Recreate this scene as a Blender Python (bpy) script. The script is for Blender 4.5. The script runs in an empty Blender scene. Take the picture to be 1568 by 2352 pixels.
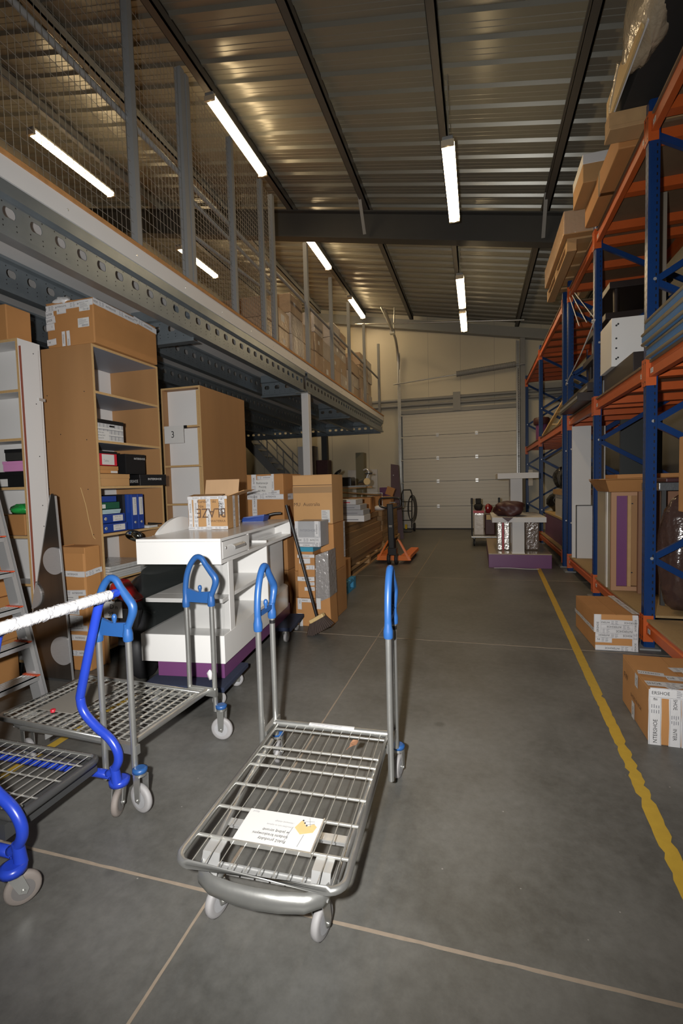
import bpy, bmesh, math, random
import numpy as np
from mathutils import Matrix, Vector, Euler
random.seed(7)
SC = bpy.context.scene
COL = SC.collection
PI = math.pi
R_ = math.radians

# ------------------------------------------------------------------ camera
F_PX, CAM_H = 1084.6, 1.3
YAW, PITCH, ROLL = R_(16.15), R_(3.27), R_(-1.51)
def cam_axes():
    fwd = Vector((-math.sin(YAW)*math.cos(PITCH), math.cos(YAW)*math.cos(PITCH), -math.sin(PITCH)))
    right = Vector((math.cos(YAW), math.sin(YAW), 0)); up = right.cross(fwd)
    r = math.cos(ROLL)*right + math.sin(ROLL)*up
    u = -math.sin(ROLL)*right + math.cos(ROLL)*up
    return r, u, fwd
CR, CU, CF = cam_axes()
cam = bpy.data.cameras.new('camera'); cam_o = bpy.data.objects.new('camera', cam); COL.objects.link(cam_o)
m = Matrix.Identity(4)
for i, a in enumerate((CR, CU, -CF)):
    for j in range(3): m[j][i] = a[j]
m.translation = Vector((0, 0, CAM_H)); cam_o.matrix_world = m
cam.sensor_fit = 'VERTICAL'; cam.sensor_height = 36.0; cam.lens = 36.0*F_PX/2352.0
cam.clip_start = 0.05; cam.clip_end = 100
SC.camera = cam_o
def P(px, py, x=None, y=None, z=None):
    """point of the room seen at a pixel of the photograph, on a given plane"""
    d = CR*((px-784)/F_PX) + CU*(-(py-1176)/F_PX) + CF
    o = Vector((0, 0, CAM_H))
    t = (z-CAM_H)/d.z if z is not None else (x/d.x if x is not None else y/d.y)
    return o + d*t

# ------------------------------------------------------------------ world, light, exposure
SC.view_settings.view_transform = 'Standard'; SC.view_settings.look = 'None'
SC.view_settings.gamma = 1.0; SC.view_settings.exposure = 0.0; SC.view_settings.use_curve_mapping = False
w = bpy.data.worlds.new('world'); SC.world = w; w.use_nodes = True
w.node_tree.nodes['Background'].inputs[0].default_value = (0.9, 0.86, 0.78, 1)
w.node_tree.nodes['Background'].inputs[1].default_value = 0.035
# the photographer's flash, on the left of the upright camera
fl = bpy.data.lights.new('camera_flash', 'SPOT'); fl_o = bpy.data.objects.new('camera_flash', fl); COL.objects.link(fl_o)
fl.energy = 545; fl.color = (1.0, 0.985, 0.96); fl.spot_size = R_(130); fl.spot_blend = 1.0; fl.shadow_soft_size = 0.03
fl_o.location = (-0.16, -0.05, 1.37)
fl_o.rotation_euler = (Vector((-0.25, 0.96, 0.0))).to_track_quat('-Z', 'Y').to_euler()
TUBE_COL, TUBE_STRENGTH = (1.0, 0.74, 0.42, 1), 34.0

# ------------------------------------------------------------------ materials
def mat(name, col, rough=0.6, metal=0.0, var=0.0, scale=8.0, bump=0.0, bscale=None, rnd=0.0, spec=0.5, stretch=None, alpha=1.0, trans=0.0, coat=0.0):
    M = bpy.data.materials.new(name); M.use_nodes = True
    nt = M.node_tree; N = nt.nodes; L = nt.links; b = N['Principled BSDF']
    b.inputs['Base Color'].default_value = (*col, 1); b.inputs['Roughness'].default_value = rough
    b.inputs['Metallic'].default_value = metal; b.inputs['Specular IOR Level'].default_value = spec
    b.inputs['Alpha'].default_value = alpha; b.inputs['Transmission Weight'].default_value = trans
    b.inputs['Coat Weight'].default_value = coat
    src = None
    if var or bump:
        tc = N.new('ShaderNodeTexCoord'); mp = N.new('ShaderNodeMapping'); L.new(tc.outputs['Object'], mp.inputs[0])
        if stretch: mp.inputs['Scale'].default_value = stretch
        no = N.new('ShaderNodeTexNoise'); no.inputs['Scale'].default_value = scale; no.inputs['Detail'].default_value = 5
        L.new(mp.outputs[0], no.inputs['Vector'])
        if var:
            mx = N.new('ShaderNodeMix'); mx.data_type = 'RGBA'
            L.new(no.outputs['Fac'], mx.inputs['Factor'])
            mx.inputs['A'].default_value = (*[c*(1-var) for c in col], 1); mx.inputs['B'].default_value = (*[min(1, c*(1+var)) for c in col], 1)
            src = mx.outputs['Result']
            L.new(src, b.inputs['Base Color'])
        if bump:
            n2 = no
            if bscale:
                n2 = N.new('ShaderNodeTexNoise'); n2.inputs['Scale'].default_value = bscale; n2.inputs['Detail'].default_value = 3
                L.new(mp.outputs[0], n2.inputs['Vector'])
            bp = N.new('ShaderNodeBump'); bp.inputs['Strength'].default_value = bump; bp.inputs['Distance'].default_value = 0.01
            L.new(n2.outputs['Fac'], bp.inputs['Height']); L.new(bp.outputs[0], b.inputs['Normal'])
    if rnd:
        oi = N.new('ShaderNodeObjectInfo'); hv = N.new('ShaderNodeHueSaturation')
        mr = N.new('ShaderNodeMapRange'); mr.inputs['To Min'].default_value = 1-rnd; mr.inputs['To Max'].default_value = 1+rnd
        L.new(oi.outputs['Random'], mr.inputs['Value']); L.new(mr.outputs[0], hv.inputs['Value'])
        if src: L.new(src, hv.inputs['Color'])
        else: hv.inputs['Color'].default_value = (*col, 1)
        L.new(hv.outputs[0], b.inputs['Base Color'])
    return M
def emis(name, col, s):
    M = bpy.data.materials.new(name); M.use_nodes = True; b = M.node_tree.nodes['Principled BSDF']
    b.inputs['Base Color'].default_value = col; b.inputs['Emission Color'].default_value = col; b.inputs['Emission Strength'].default_value = s
    return M
def srgb(r, g, b): return tuple(((c/255)/12.92 if c/255 <= .04045 else ((c/255+.055)/1.055)**2.4) for c in (r, g, b))

CARD = mat('cardboard', (0.43, 0.205, 0.068), 0.75, var=0.12, scale=5, bump=0.05, bscale=60, rnd=0.12)
CARD2 = mat('cardboard_pale', (0.48, 0.27, 0.11), 0.75, var=0.1, scale=5, bump=0.05, bscale=60, rnd=0.1)
CARDIN = mat('cardboard_inside', (0.52, 0.33, 0.18), 0.8, var=0.12, scale=14, stretch=(1, 1, 0.05))
TAPE = mat('tape_white', (0.62, 0.61, 0.61), 0.3, var=0.06, scale=40, bump=0.12, bscale=35)
PAPER = mat('paper_white', (0.60, 0.59, 0.57), 0.7)
INK = mat('ink_black', (0.02, 0.02, 0.022), 0.6)
INKB = mat('ink_brown', (0.11, 0.06, 0.035), 0.7)
INKG = mat('ink_grey', (0.22, 0.22, 0.24), 0.7)
WHITE = mat('white_laminate', (0.80, 0.79, 0.77), 0.22, var=0.015, scale=3)
WHITE_M = mat('white_matt', (0.66, 0.65, 0.64), 0.55, var=0.03, scale=3)
PURPLE = mat('purple_laminate', (0.16, 0.052, 0.155), 0.4, var=0.05, scale=4)
BROWNB = mat('hardboard_brown', (0.335, 0.175, 0.07), 0.6, var=0.2, scale=4.5, stretch=(1, 1, 0.15), bump=0.02, bscale=40)
EDGE = mat('chipboard_edge', (0.50, 0.32, 0.14), 0.75, var=0.15, scale=60)
BLUEGREY = mat('blue_grey_laminate', (0.25, 0.28, 0.34), 0.5)
CHIP = mat('chipboard', (0.36, 0.24, 0.11), 0.8, var=0.2, scale=70)
ORANGE_EDGE = mat('deck_edge_wood', (0.45, 0.22, 0.075), 0.8, var=0.3, scale=25)
WOOD = mat('raw_wood', (0.42, 0.26, 0.12), 0.75, var=0.22, scale=9, stretch=(1, 0.15, 1), rnd=0.12)
PLANK = mat('board_brown', (0.30, 0.185, 0.085), 0.7, var=0.2, scale=6, stretch=(3, 0.2, 3), rnd=0.15)
GALV = mat('galvanised_steel', (0.46, 0.46, 0.44), 0.34, 0.8, var=0.16, scale=14, bump=0.03, bscale=60)
ZINC = mat('zinc_bright', (0.56, 0.56, 0.55), 0.32, 0.6, var=0.12, scale=22)
CHROME = mat('zinc_wire', (0.62, 0.61, 0.57), 0.3, 0.75, var=0.1, scale=30)
ALU = mat('aluminium', (0.60, 0.60, 0.60), 0.3, 0.6, var=0.08, scale=18, stretch=(1, 1, 0.1))
BRUSH = mat('brushed_steel', (0.16, 0.145, 0.13), 0.33, 0.85, var=0.2, scale=3, stretch=(6, 6, 0.6))
BLUE_H = mat('blue_handle_plastic', (0.02, 0.085, 0.26), 0.38, var=0.06, scale=30)
BLUE_P = mat('blue_powder_coat', (0.018, 0.05, 0.42), 0.3, var=0.1, scale=20, bump=0.02, bscale=60)
RACK_B = mat('rack_blue', (0.007, 0.036, 0.14), 0.3, var=0.12, scale=8)
RACK_O = mat('rack_orange', (0.50, 0.095, 0.018), 0.42, var=0.12, scale=10)
RUBBER = mat('rubber_grey', (0.22, 0.19, 0.17), 0.7, var=0.1, scale=30)
RUBBERL = mat('rubber_light', (0.32, 0.31, 0.31), 0.6, var=0.08, scale=30)
TYRE = mat('rubber_black', (0.018, 0.018, 0.02), 0.6)
BLACK = mat('black_plastic', (0.012, 0.012, 0.013), 0.35)
BLACKM = mat('black_matt', (0.02, 0.019, 0.018), 0.8, var=0.2, scale=15)
BAG = mat('black_bin_bag', (0.012, 0.012, 0.012), 0.18, bump=0.9, scale=22, bscale=22)
FILM = mat('stretch_film', (0.55, 0.54, 0.52), 0.1, alpha=0.28, bump=1.0, scale=28, bscale=28, spec=0.9)
FILMD = mat('crumpled_film', (0.50, 0.42, 0.30), 0.12, alpha=0.75, bump=1.0, scale=24, bscale=24, spec=0.9)
GLASS = mat('clear_glass', (0.03, 0.036, 0.035), 0.02, alpha=0.13, spec=0.6)
STEEL_D = mat('dark_steel_paint', (0.045, 0.046, 0.046), 0.55, var=0.08, scale=6)
GREY_P = mat('grey_paint', (0.23, 0.235, 0.235), 0.5, var=0.06, scale=6)
ORANGE_J = mat('orange_truck_paint', (0.75, 0.17, 0.02), 0.4, var=0.08, scale=12)
RED_T = mat('red_lens', (0.35, 0.004, 0.008), 0.12, coat=0.5)
GREEN = mat('green_plastic', (0.02, 0.30, 0.06), 0.25, bump=0.5, scale=30)
GREEN_D = mat('dark_green', (0.012, 0.09, 0.05), 0.5)
TEAL = mat('teal_card', (0.03, 0.24, 0.36), 0.5)
BLUE_PAL = mat('blue_pallet_paint', (0.04, 0.24, 0.42), 0.7, var=0.2, scale=20)
BINDER = mat('blue_binder', (0.012, 0.045, 0.25), 0.4)
NAVY = mat('navy_carpet', (0.02, 0.028, 0.06), 0.95, var=0.3, scale=90, bump=0.2, bscale=200)
PINK = mat('pink_card', (0.60, 0.25, 0.48), 0.5)
REDC = mat('red_card', (0.55, 0.02, 0.04), 0.4)
YELLOW = mat('yellow_plastic', (0.75, 0.52, 0.02), 0.5)
CREAM = mat('cream_wood', (0.62, 0.44, 0.20), 0.55, var=0.1, scale=40)
BRISTLE = mat('brown_bristle', (0.05, 0.032, 0.025), 0.8, var=0.5, scale=120, stretch=(1, 1, 0.05))
MATT_B = mat('blue_mattress_cloth', (0.07, 0.17, 0.34), 0.85, var=0.1, scale=20)
MATT_E = mat('beige_piping', (0.33, 0.28, 0.19), 0.85)
MAROON = mat('dark_red_brown', (0.06, 0.018, 0.018), 0.5, var=0.3, scale=9)
RACKED = mat('dark_veneer', (0.028, 0.02, 0.018), 0.4, var=0.3, scale=6)
BLUE_PAN = mat('blue_shovel', (0.02, 0.06, 0.28), 0.35)
LEAF = mat('dry_leaf', (0.30, 0.15, 0.08), 0.8, var=0.25, scale=60)
REDBAND = mat('red_edge_band', (0.30, 0.09, 0.06), 0.5)
SILVERB = mat('silver_grey_bag', (0.36, 0.36, 0.37), 0.35, var=0.1, scale=12, bump=0.15, bscale=25)

# ------------------------------------------------------------------ mesh builder
class MB:
    def __init__(s): s.v = []; s.f = []; s.m = []; s.s = []
    def add(s, vs, fs, m=0, sm=False):
        o = len(s.v); s.v += [tuple(v) for v in vs]
        for f in fs: s.f.append([i+o for i in f]); s.m.append(m); s.s.append(sm)
        return s
    def box(s, x0, x1, y0, y1, z0, z1, m=0, M=None):
        vs = [Vector((x, y, z)) for z in (z0, z1) for y in (y0, y1) for x in (x0, x1)]
        if M is not None: vs = [M @ v for v in vs]
        return s.add(vs, [(0, 2, 3, 1), (4, 5, 7, 6), (0, 1, 5, 4), (2, 6, 7, 3), (0, 4, 6, 2), (1, 3, 7, 5)], m)
    def bar(s, a, b, w, h, m=0, up=(0, 0, 1)):
        a = Vector(a); b = Vector(b); d = (b-a).normalized(); u = Vector(up)
        if abs(d.dot(u)) > .98: u = Vector((0, 1, 0))
        r = d.cross(u).normalized(); u = r.cross(d)
        vs = [p + r*sx*w/2 + u*sz*h/2 for p in (a, b) for (sx, sz) in ((-1, -1), (1, -1), (1, 1), (-1, 1))]
        return s.add(vs, [(3, 2, 1, 0), (4, 5, 6, 7), (0, 1, 5, 4), (1, 2, 6, 5), (2, 3, 7, 6), (3, 0, 4, 7)], m)
    def tube(s, pts, r, n=10, m=0, closed=False, caps=True, flat=1.0):
        pts = [Vector(p) for p in pts]; k = len(pts)
        rs = r if isinstance(r, (list, tuple)) else [r]*k
        T = []
        for i in range(k):
            if closed: d = pts[(i+1) % k]-pts[i-1]
            else: d = pts[min(i+1, k-1)]-pts[max(i-1, 0)]
            T.append(d.normalized() if d.length > 1e-9 else Vector((0, 0, 1)))
        u = T[0].cross(Vector((0, 0, 1)))
        if u.length < .05: u = T[0].cross(Vector((0, 1, 0)))
        u.normalize(); vs = []
        for i in range(k):
            u = (u - T[i]*u.dot(T[i])).normalized(); v = T[i].cross(u)
            for j in range(n):
                a = 2*PI*j/n; vs.append(pts[i] + u*(rs[i]*math.cos(a)) + v*(rs[i]*flat*math.sin(a)))
        fs = []
        for i in range(k if closed else k-1):
            i2 = (i+1) % k
            for j in range(n): fs.append((i*n+j, i*n+(j+1) % n, i2*n+(j+1) % n, i2*n+j))
        s.add(vs, fs, m, True)
        if not closed and caps:
            s.add(vs[:n], [tuple(range(n-1, -1, -1))], m); s.add(vs[-n:], [tuple(range(n))], m)
        return s
    def cyl(s, a, b, r, n=16, m=0, r2=None): return s.tube([a, b], [r, r if r2 is None else r2], n, m)
    def prism(s, poly, h0, h1, fn, m=0, sm=False):
        n = len(poly)
        vs = [fn(u, v, h0) for u, v in poly] + [fn(u, v, h1) for u, v in poly]
        s.add(vs, [tuple(range(n-1, -1, -1)), tuple(range(n, 2*n))], m)
        return s.add(vs, [(i, (i+1) % n, n+(i+1) % n, n+i) for i in range(n)], m, sm)
    def quad(s, a, b, c, d, m=0): return s.add([a, b, c, d], [(0, 1, 2, 3)], m)
    def lathe(s, prof, c, axis='z', n=20, m=0):
        vs = []; c = Vector(c)
        for r, h in prof:
            for j in range(n):
                a = 2*PI*j/n; p = (r*math.cos(a), r*math.sin(a), h)
                if axis == 'x': p = (p[2], p[0], p[1])
                elif axis == 'y': p = (p[0], p[2], p[1])
                vs.append(c+Vector(p))
        k = len(prof)
        fs = [(i*n+j, i*n+(j+1) % n, (i+1)*n+(j+1) % n, (i+1)*n+j) for i in range(k-1) for j in range(n)]
        s.add(vs, fs, m, True)
        s.add(vs[:n], [tuple(range(n-1, -1, -1))], m); s.add(vs[-n:], [tuple(range(n))], m)
        return s
    def blob(s, c, rad, m=0, n=18, rough=0.12, seed=0, flatb=True):
        rg = random.Random(seed); c = Vector(c); vs = []; k = n//2
        ph = [rg.uniform(0, 6.3) for _ in range(6)]
        for i in range(k+1):
            t = PI*i/k
            for j in range(n):
                a = 2*PI*j/n
                q = 1 + rough*(math.sin(3*a+ph[0]+2*t)+math.sin(5*a+ph[1]-3*t)*.7+math.sin(4*t+ph[2])*.6+rg.uniform(-.5, .5))*math.sin(t)
                z = math.cos(t)*q
                if flatb: z = max(z, -.8)
                vs.append(c+Vector((rad[0]*math.sin(t)*math.cos(a)*q, rad[1]*math.sin(t)*math.sin(a)*q, rad[2]*z)))
        s.add(vs, [(i*n+j, (i+1)*n+j, (i+1)*n+(j+1) % n, i*n+(j+1) % n) for i in range(k) for j in range(n)], m, True)
        return s
    def text(s, body, o, u, v, size, m=0, align='l', bold=False, squeeze=1.0):
        vs, fs, wd = glyphs(body)
        o = Vector(o); u = Vector(u).normalized(); v = Vector(v).normalized()
        off = {'l': 0, 'c': -wd/2, 'r': -wd}[align]
        s.add([o + u*((x+off)*size*squeeze) + v*(y*size) for x, y in vs], fs, m)
        return s
    def xf(s, M): s.v = [tuple(M @ Vector(p)) for p in s.v]; return s
    def mesh(s, name, mats, shift=None):
        me = bpy.data.meshes.new(name)
        vs = s.v if shift is None else [(a-shift[0], b-shift[1], c-shift[2]) for a, b, c in s.v]
        me.from_pydata(vs, [], s.f)
        for q in (mats if isinstance(mats, (list, tuple)) else [mats]): me.materials.append(q)
        me.polygons.foreach_set('material_index', s.m); me.polygons.foreach_set('use_smooth', s.s)
        me.validate(); me.update(); return me
_G = {}
def glyphs(body):
    if body not in _G:
        c = bpy.data.curves.new('g', 'FONT'); c.body = body; c.size = 1.0; c.resolution_u = 2
        o = bpy.data.objects.new('g', c); me = o.to_mesh()
        vs = [(v.co.x, v.co.y) for v in me.vertices]; fs = [tuple(p.vertices) for p in me.polygons]
        xs = [a for a, _ in vs] or [0]; x0 = min(xs)
        _G[body] = ([(a-x0, b) for a, b in vs], fs, max(xs)-x0)
        o.to_mesh_clear(); bpy.data.objects.remove(o); bpy.data.curves.remove(c)
    return _G[body]

def props(o, label, cat, group=None, kind=None):
    if label: o['label'] = label
    if cat: o['category'] = cat
    if group: o['group'] = group
    if kind: o['kind'] = kind
    return o
def bev(o, w, seg=2):
    if w:
        b = o.modifiers.new('bevel', 'BEVEL'); b.width = w; b.segments = seg; b.limit_method = 'ANGLE'; b.angle_limit = R_(50)
    return o
class Thing:
    def __init__(s, name, label, cat, loc=(0, 0, 0), rz=0.0, group=None, kind=None):
        s.o = bpy.data.objects.new(name, None); COL.objects.link(s.o); s.o.empty_display_size = .1
        s.o.location = loc; s.o.rotation_euler = (0, 0, rz)
        s.M = Matrix.Translation(Vector(loc)) @ Matrix.Rotation(rz, 4, 'Z'); s.Mi = s.M.inverted()
        props(s.o, label, cat, group, kind)
    def part(s, name, mb, mats, parent=None, world=False, bevel=0, label=None):
        if world: mb = mb.xf(s.Mi)
        # each part keeps its own origin at the middle of its foot
        xs, ys, zs = zip(*mb.v); sh = Vector(((min(xs)+max(xs))/2, (min(ys)+max(ys))/2, min(zs)))
        o = bpy.data.objects.new(name, mb.mesh(name, mats, sh)); COL.objects.link(o)
        if parent is not None:
            o.parent = parent; o.location = sh - Vector(parent['_sh'])
        else: o.parent = s.o; o.location = sh
        o['_sh'] = tuple(sh); _TMP.append(o)
        if label: o['label'] = label
        return bev(o, bevel)
_TMP = []
def solo(name, label, cat, mb, mats, group=None, kind=None, bevel=0, M=None):
    if M is not None: mb.xf(M)
    xs, ys, zs = zip(*mb.v); sh = ((min(xs)+max(xs))/2, (min(ys)+max(ys))/2, min(zs))
    o = bpy.data.objects.new(name, mb.mesh(name, mats, sh)); COL.objects.link(o); o.location = sh
    props(o, label, cat, group, kind); return bev(o, bevel)
def struct(name, mb, mats, label=None, cat=None, bevel=0): return solo(name, label, cat, mb, mats, kind='structure', bevel=bevel)
def dup(T, loc, rz=0.0, label=None, group=None):
    r = T.o.copy(); COL.objects.link(r); r.location = loc; r.rotation_euler = (0, 0, rz)
    if label: r['label'] = label
    if group: r['group'] = group
    for ch in list(T.o.children):
        c = ch.copy(); COL.objects.link(c); c.parent = r
        for g in list(ch.children):
            d = g.copy(); COL.objects.link(d); d.parent = c
    return r
def arc(cx, cz, r, a0, a1, n=8): return [(cx+r*math.cos(a0+(a1-a0)*i/n), cz+r*math.sin(a0+(a1-a0)*i/n)) for i in range(n+1)]
def spline(pts, n=6):
    P_ = [Vector(p) for p in pts]; out = []
    for i in range(len(P_)-1):
        a = P_[max(i-1, 0)]; b = P_[i]; c = P_[i+1]; d = P_[min(i+2, len(P_)-1)]
        for k in range(n):
            t = k/n; out.append(0.5*((2*b)+(c-a)*t+(2*a-5*b+4*c-d)*t*t+(3*b-a-3*c+d)*t**3))
    out.append(P_[-1]); return out
# ------------------------------------------------------------------ the hall
YB = 13.36                       # inner face of the far wall
XL, XR, YF = -7.2, 2.75, -1.6
ROOF_A, ROOF_S = 5.55, -0.187
def zr(x, a=ROOF_A): return a + ROOF_S*x
def floor_mat():
    M = bpy.data.materials.new('concrete_floor'); M.use_nodes = True; nt = M.node_tree; N = nt.nodes; L = nt.links; b = N['Principled BSDF']
    tc = N.new('ShaderNodeTexCoord')
    def noise(s, d=6, r=.55):
        n = N.new('ShaderNodeTexNoise'); n.inputs['Scale'].default_value = s; n.inputs['Detail'].default_value = d; n.inputs['Roughness'].default_value = r
        L.new(tc.outputs['Object'], n.inputs['Vector']); return n
    a = noise(1.7, 9, .66); f = noise(26, 6, .7)
    cr = N.new('ShaderNodeValToRGB'); e = cr.color_ramp.elements
    e[0].position = .33; e[0].color = (.069, .067, .060, 1); e[1].position = .68; e[1].color = (.170, .167, .154, 1)
    mx = N.new('ShaderNodeMix'); mx.data_type = 'FLOAT'; mx.inputs['Factor'].default_value = .3
    L.new(a.outputs['Fac'], mx.inputs['A']); L.new(f.outputs['Fac'], mx.inputs['B']); L.new(mx.outputs['Result'], cr.inputs['Fac'])
    # dark oily drips
    vo = N.new('ShaderNodeTexVoronoi'); vo.inputs['Scale'].default_value = 2.1; L.new(tc.outputs['Object'], vo.inputs['Vector'])
    d1 = N.new('ShaderNodeMapRange'); d1.inputs['From Min'].default_value = .035; d1.inputs['From Max'].default_value = .075; d1.inputs['To Min'].default_value = .62; d1.inputs['To Max'].default_value = 1
    L.new(vo.outputs['Distance'], d1.inputs['Value'])
    m2 = N.new('ShaderNodeMix'); m2.data_type = 'RGBA'; m2.blend_type = 'MULTIPLY'; m2.inputs['Factor'].default_value = 1
    L.new(cr.outputs[0], m2.inputs['A']); L.new(d1.outputs[0], m2.inputs['B'])
    # pale specks of dust
    v2 = N.new('ShaderNodeTexVoronoi'); v2.inputs['Scale'].default_value = 9; L.new(tc.outputs['Object'], v2.inputs['Vector'])
    d2 = N.new('ShaderNodeMapRange'); d2.inputs['From Min'].default_value = .02; d2.inputs['From Max'].default_value = .035; d2.inputs['To Min'].default_value = .55; d2.inputs['To Max'].default_value = 0
    L.new(v2.outputs['Distance'], d2.inputs['Value'])
    m3 = N.new('ShaderNodeMix'); m3.data_type = 'RGBA'; L.new(d2.outputs[0], m3.inputs['Factor']); L.new(m2.outputs['Result'], m3.inputs['A']); m3.inputs['B'].default_value = (.42, .40, .37, 1)
    L.new(m3.outputs['Result'], b.inputs['Base Color'])
    rr = N.new('ShaderNodeMapRange'); rr.inputs['To Min'].default_value = .34; rr.inputs['To Max'].default_value = .56
    L.new(a.outputs['Fac'], rr.inputs['Value']); L.new(rr.outputs[0], b.inputs['Roughness'])
    bp = N.new('ShaderNodeBump'); bp.inputs['Strength'].default_value = .05; bp.inputs['Distance'].default_value = .01
    L.new(f.outputs['Fac'], bp.inputs['Height']); L.new(bp.outputs[0], b.inputs['Normal'])
    return M
struct('floor', MB().box(XL, XR, YF, YB+.2, -.2, 0), floor_mat())
JOINT = mat('joint_filler', (.30, .24, .18), .85, var=.2, scale=30)
def strip(name, pts, wd, M, z=.0015, rag=0.0, label=None, cat=None, kind='structure', step=.05, ragfn=None, thick=.0012):
    a, b = Vector(pts[0]), Vector(pts[-1]); L_ = (b-a).length; n = max(2, int(L_/step)); d = (b-a).normalized(); s_ = Vector((-d.y, d.x, 0))
    rg = random.Random(len(name)*17+int(L_*10)); A = []; B = []
    cum = [0]
    for i in range(1, len(pts)): cum.append(cum[-1]+(Vector(pts[i])-Vector(pts[i-1])).length)
    for i in range(n+1):
        t = cum[-1]*i/n; k = max(j for j in range(len(cum)) if cum[j] <= t+1e-9); k = min(k, len(pts)-2)
        p = Vector(pts[k]).lerp(Vector(pts[k+1]), (t-cum[k])/(cum[k+1]-cum[k]))
        g = rag*(ragfn(p.y) if ragfn else 1)
        A.append(p+s_*(wd/2-(.12*rg.random()+rg.random()**5)*g)); B.append(p-s_*(wd/2-(.12*rg.random()+rg.random()**5)*g))
    mb = MB(); vs = []
    for p, q in zip(A, B): vs += [(p.x, p.y, z), (q.x, q.y, z), (p.x, p.y, z-thick), (q.x, q.y, z-thick)]
    fs = []
    for i in range(n):
        o = 4*i; fs += [(o+1, o+5, o+4, o), (o, o+4, o+6, o+2), (o+3, o+7, o+5, o+1)]
    mb.add(vs, fs); return solo(name, label, cat, mb, M, kind=kind)
strip('trim_1', [(-.832, -1.5, 0), (-.832, 13.3, 0)], .010, JOINT, rag=.003)
for i, (yj, xa, xb, wj) in enumerate([(1.268, -5, 2.7, .012), (3.878, -5, 2.7, .009), (6.5, -5, 2.7, .008), (9.1, -5, 2.7, .008)]):
    strip('trim_%d' % (i+2), [(xa, yj, 0), (xb, yj, 0)], wj, JOINT, rag=.003)
YLINE = mat('yellow_floor_paint', (.50, .32, .035), .6, var=.12, scale=25)
strip('floor_marking', [(.605, .9, 0), (.622, 1.684, 0), (.661, 2.55, 0), (.735, 4.47, 0), (.90, 8.8, 0)], .058, YLINE, z=.002, rag=.016,
      label='long yellow floor line with chipped edges beside the blue and orange racking', cat='floor line', kind=None, step=.03, ragfn=lambda y: .2 if y > 3.2 else 1)
strip('floor_marking', [(-2.14, .2, 0), (-2.10, 2.9, 0)], .05, YLINE, z=.002, rag=.004, label='short yellow floor line glimpsed under the wire trolleys at the left', cat='floor line', kind=None)

# walls: insulated panels with fine vertical joints
WALLP = mat('wall_panel_cream', (.56, .52, .41), .45, var=.04, scale=2)
WALLG = mat('wall_panel_grey', (.40, .395, .365), .45, var=.06, scale=2)
SEAM = mat('panel_seam', (.2, .19, .17), .6)
DX0, DX1, DZ = -2.06, 1.03, 4.95      # opening of the sectional door
wb = MB()
for x0, x1, z0, z1 in ((XL, DX0, 0, 7.2), (DX1, XR, 0, 6), (DX0, DX1, DZ+.35, 6.4)): wb.box(x0, x1, YB, YB+.15, z0, z1)
wb.box(DX0, DX1, YB, YB+.15, 3.25, DZ+.35)
for x in (-6.3, -5.2, -4.1, -3.0): wb.box(x-.004, x+.004, YB-.001, YB, 0, 7, 1)
for x in (-1.28, -.42, .45, 1.6): wb.box(x-.003, x+.003, YB-.001, YB, 3.25 if x < 1 else 0, 6.2, 1)
struct('wall_back', wb, [WALLP, SEAM])
struct('wall_left', MB().box(XL-.15, XL, YF, YB+.15, 0, 7.4), WALLG)
wr = MB().box(XR, XR+.15, YF, YB+.15, 0, 5.6)
struct('wall_right', wr, mat('wall_panel_right', (.17, .165, .15), .6, var=.06, scale=2))
wf = MB().box(XL-.15, XR+.15, YF-.15, YF, 0, 7.4); struct('wall_front', wf, WALLG)

# roof of profiled sheet: wide pans, narrow ribs running across the hall
DECK = mat('roof_sheet', (.23, .225, .19), .3, .2, var=.05, scale=3)
ce = MB(); per = .29; prof = []
y = YF; 
while y < YB+.2:
    prof += [(y, .035), (y+.07, .035), (y+.075, .031), (y+.08, .035), (y+.135, .035), (y+.14, .031), (y+.145, .035), (y+.212, .035), (y+.232, 0), (y+.27, 0)]
    y += per
for i in range(len(prof)-1):
    (ya, ha), (yb, hb) = prof[i], prof[i+1]
    ce.quad((XL-.1, ya, zr(XL-.1)+ha), (XL-.1, yb, zr(XL-.1)+hb), (XR+.1, yb, zr(XR+.1)+hb), (XR+.1, ya, zr(XR+.1)+ha))
ce.quad((XL-.1, YF, zr(XL-.1)+.12), (XR+.1, YF, zr(XR+.1)+.12), (XR+.1, YB+.2, zr(XR+.1)+.12), (XL-.1, YB+.2, zr(XL-.1)+.12))
struct('ceiling', ce, DECK)
PUR = (-5.67, -4.33, -3.02, -1.69, -.36, 1.0, 2.3)
for i, x in enumerate(PUR):
    p = MB(); za, zb = zr(x, 5.43), zr(x, 5.55)
    p.box(x-.05, x+.05, YF, 13.2, za, za+.012); p.box(x-.05, x+.05, YF, 13.2, zb-.012, zb+.01); p.box(x+.03, x+.05, YF, 13.2, za, zb)
    p.box(x-.05, x-.045, YF, 13.2, za, za+.03)
    struct('trim_%d' % (10+i), p, GREY_P if x < -4 else mat('purlin_grey_%d' % i, (.085, .08, .072), .5))
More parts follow.
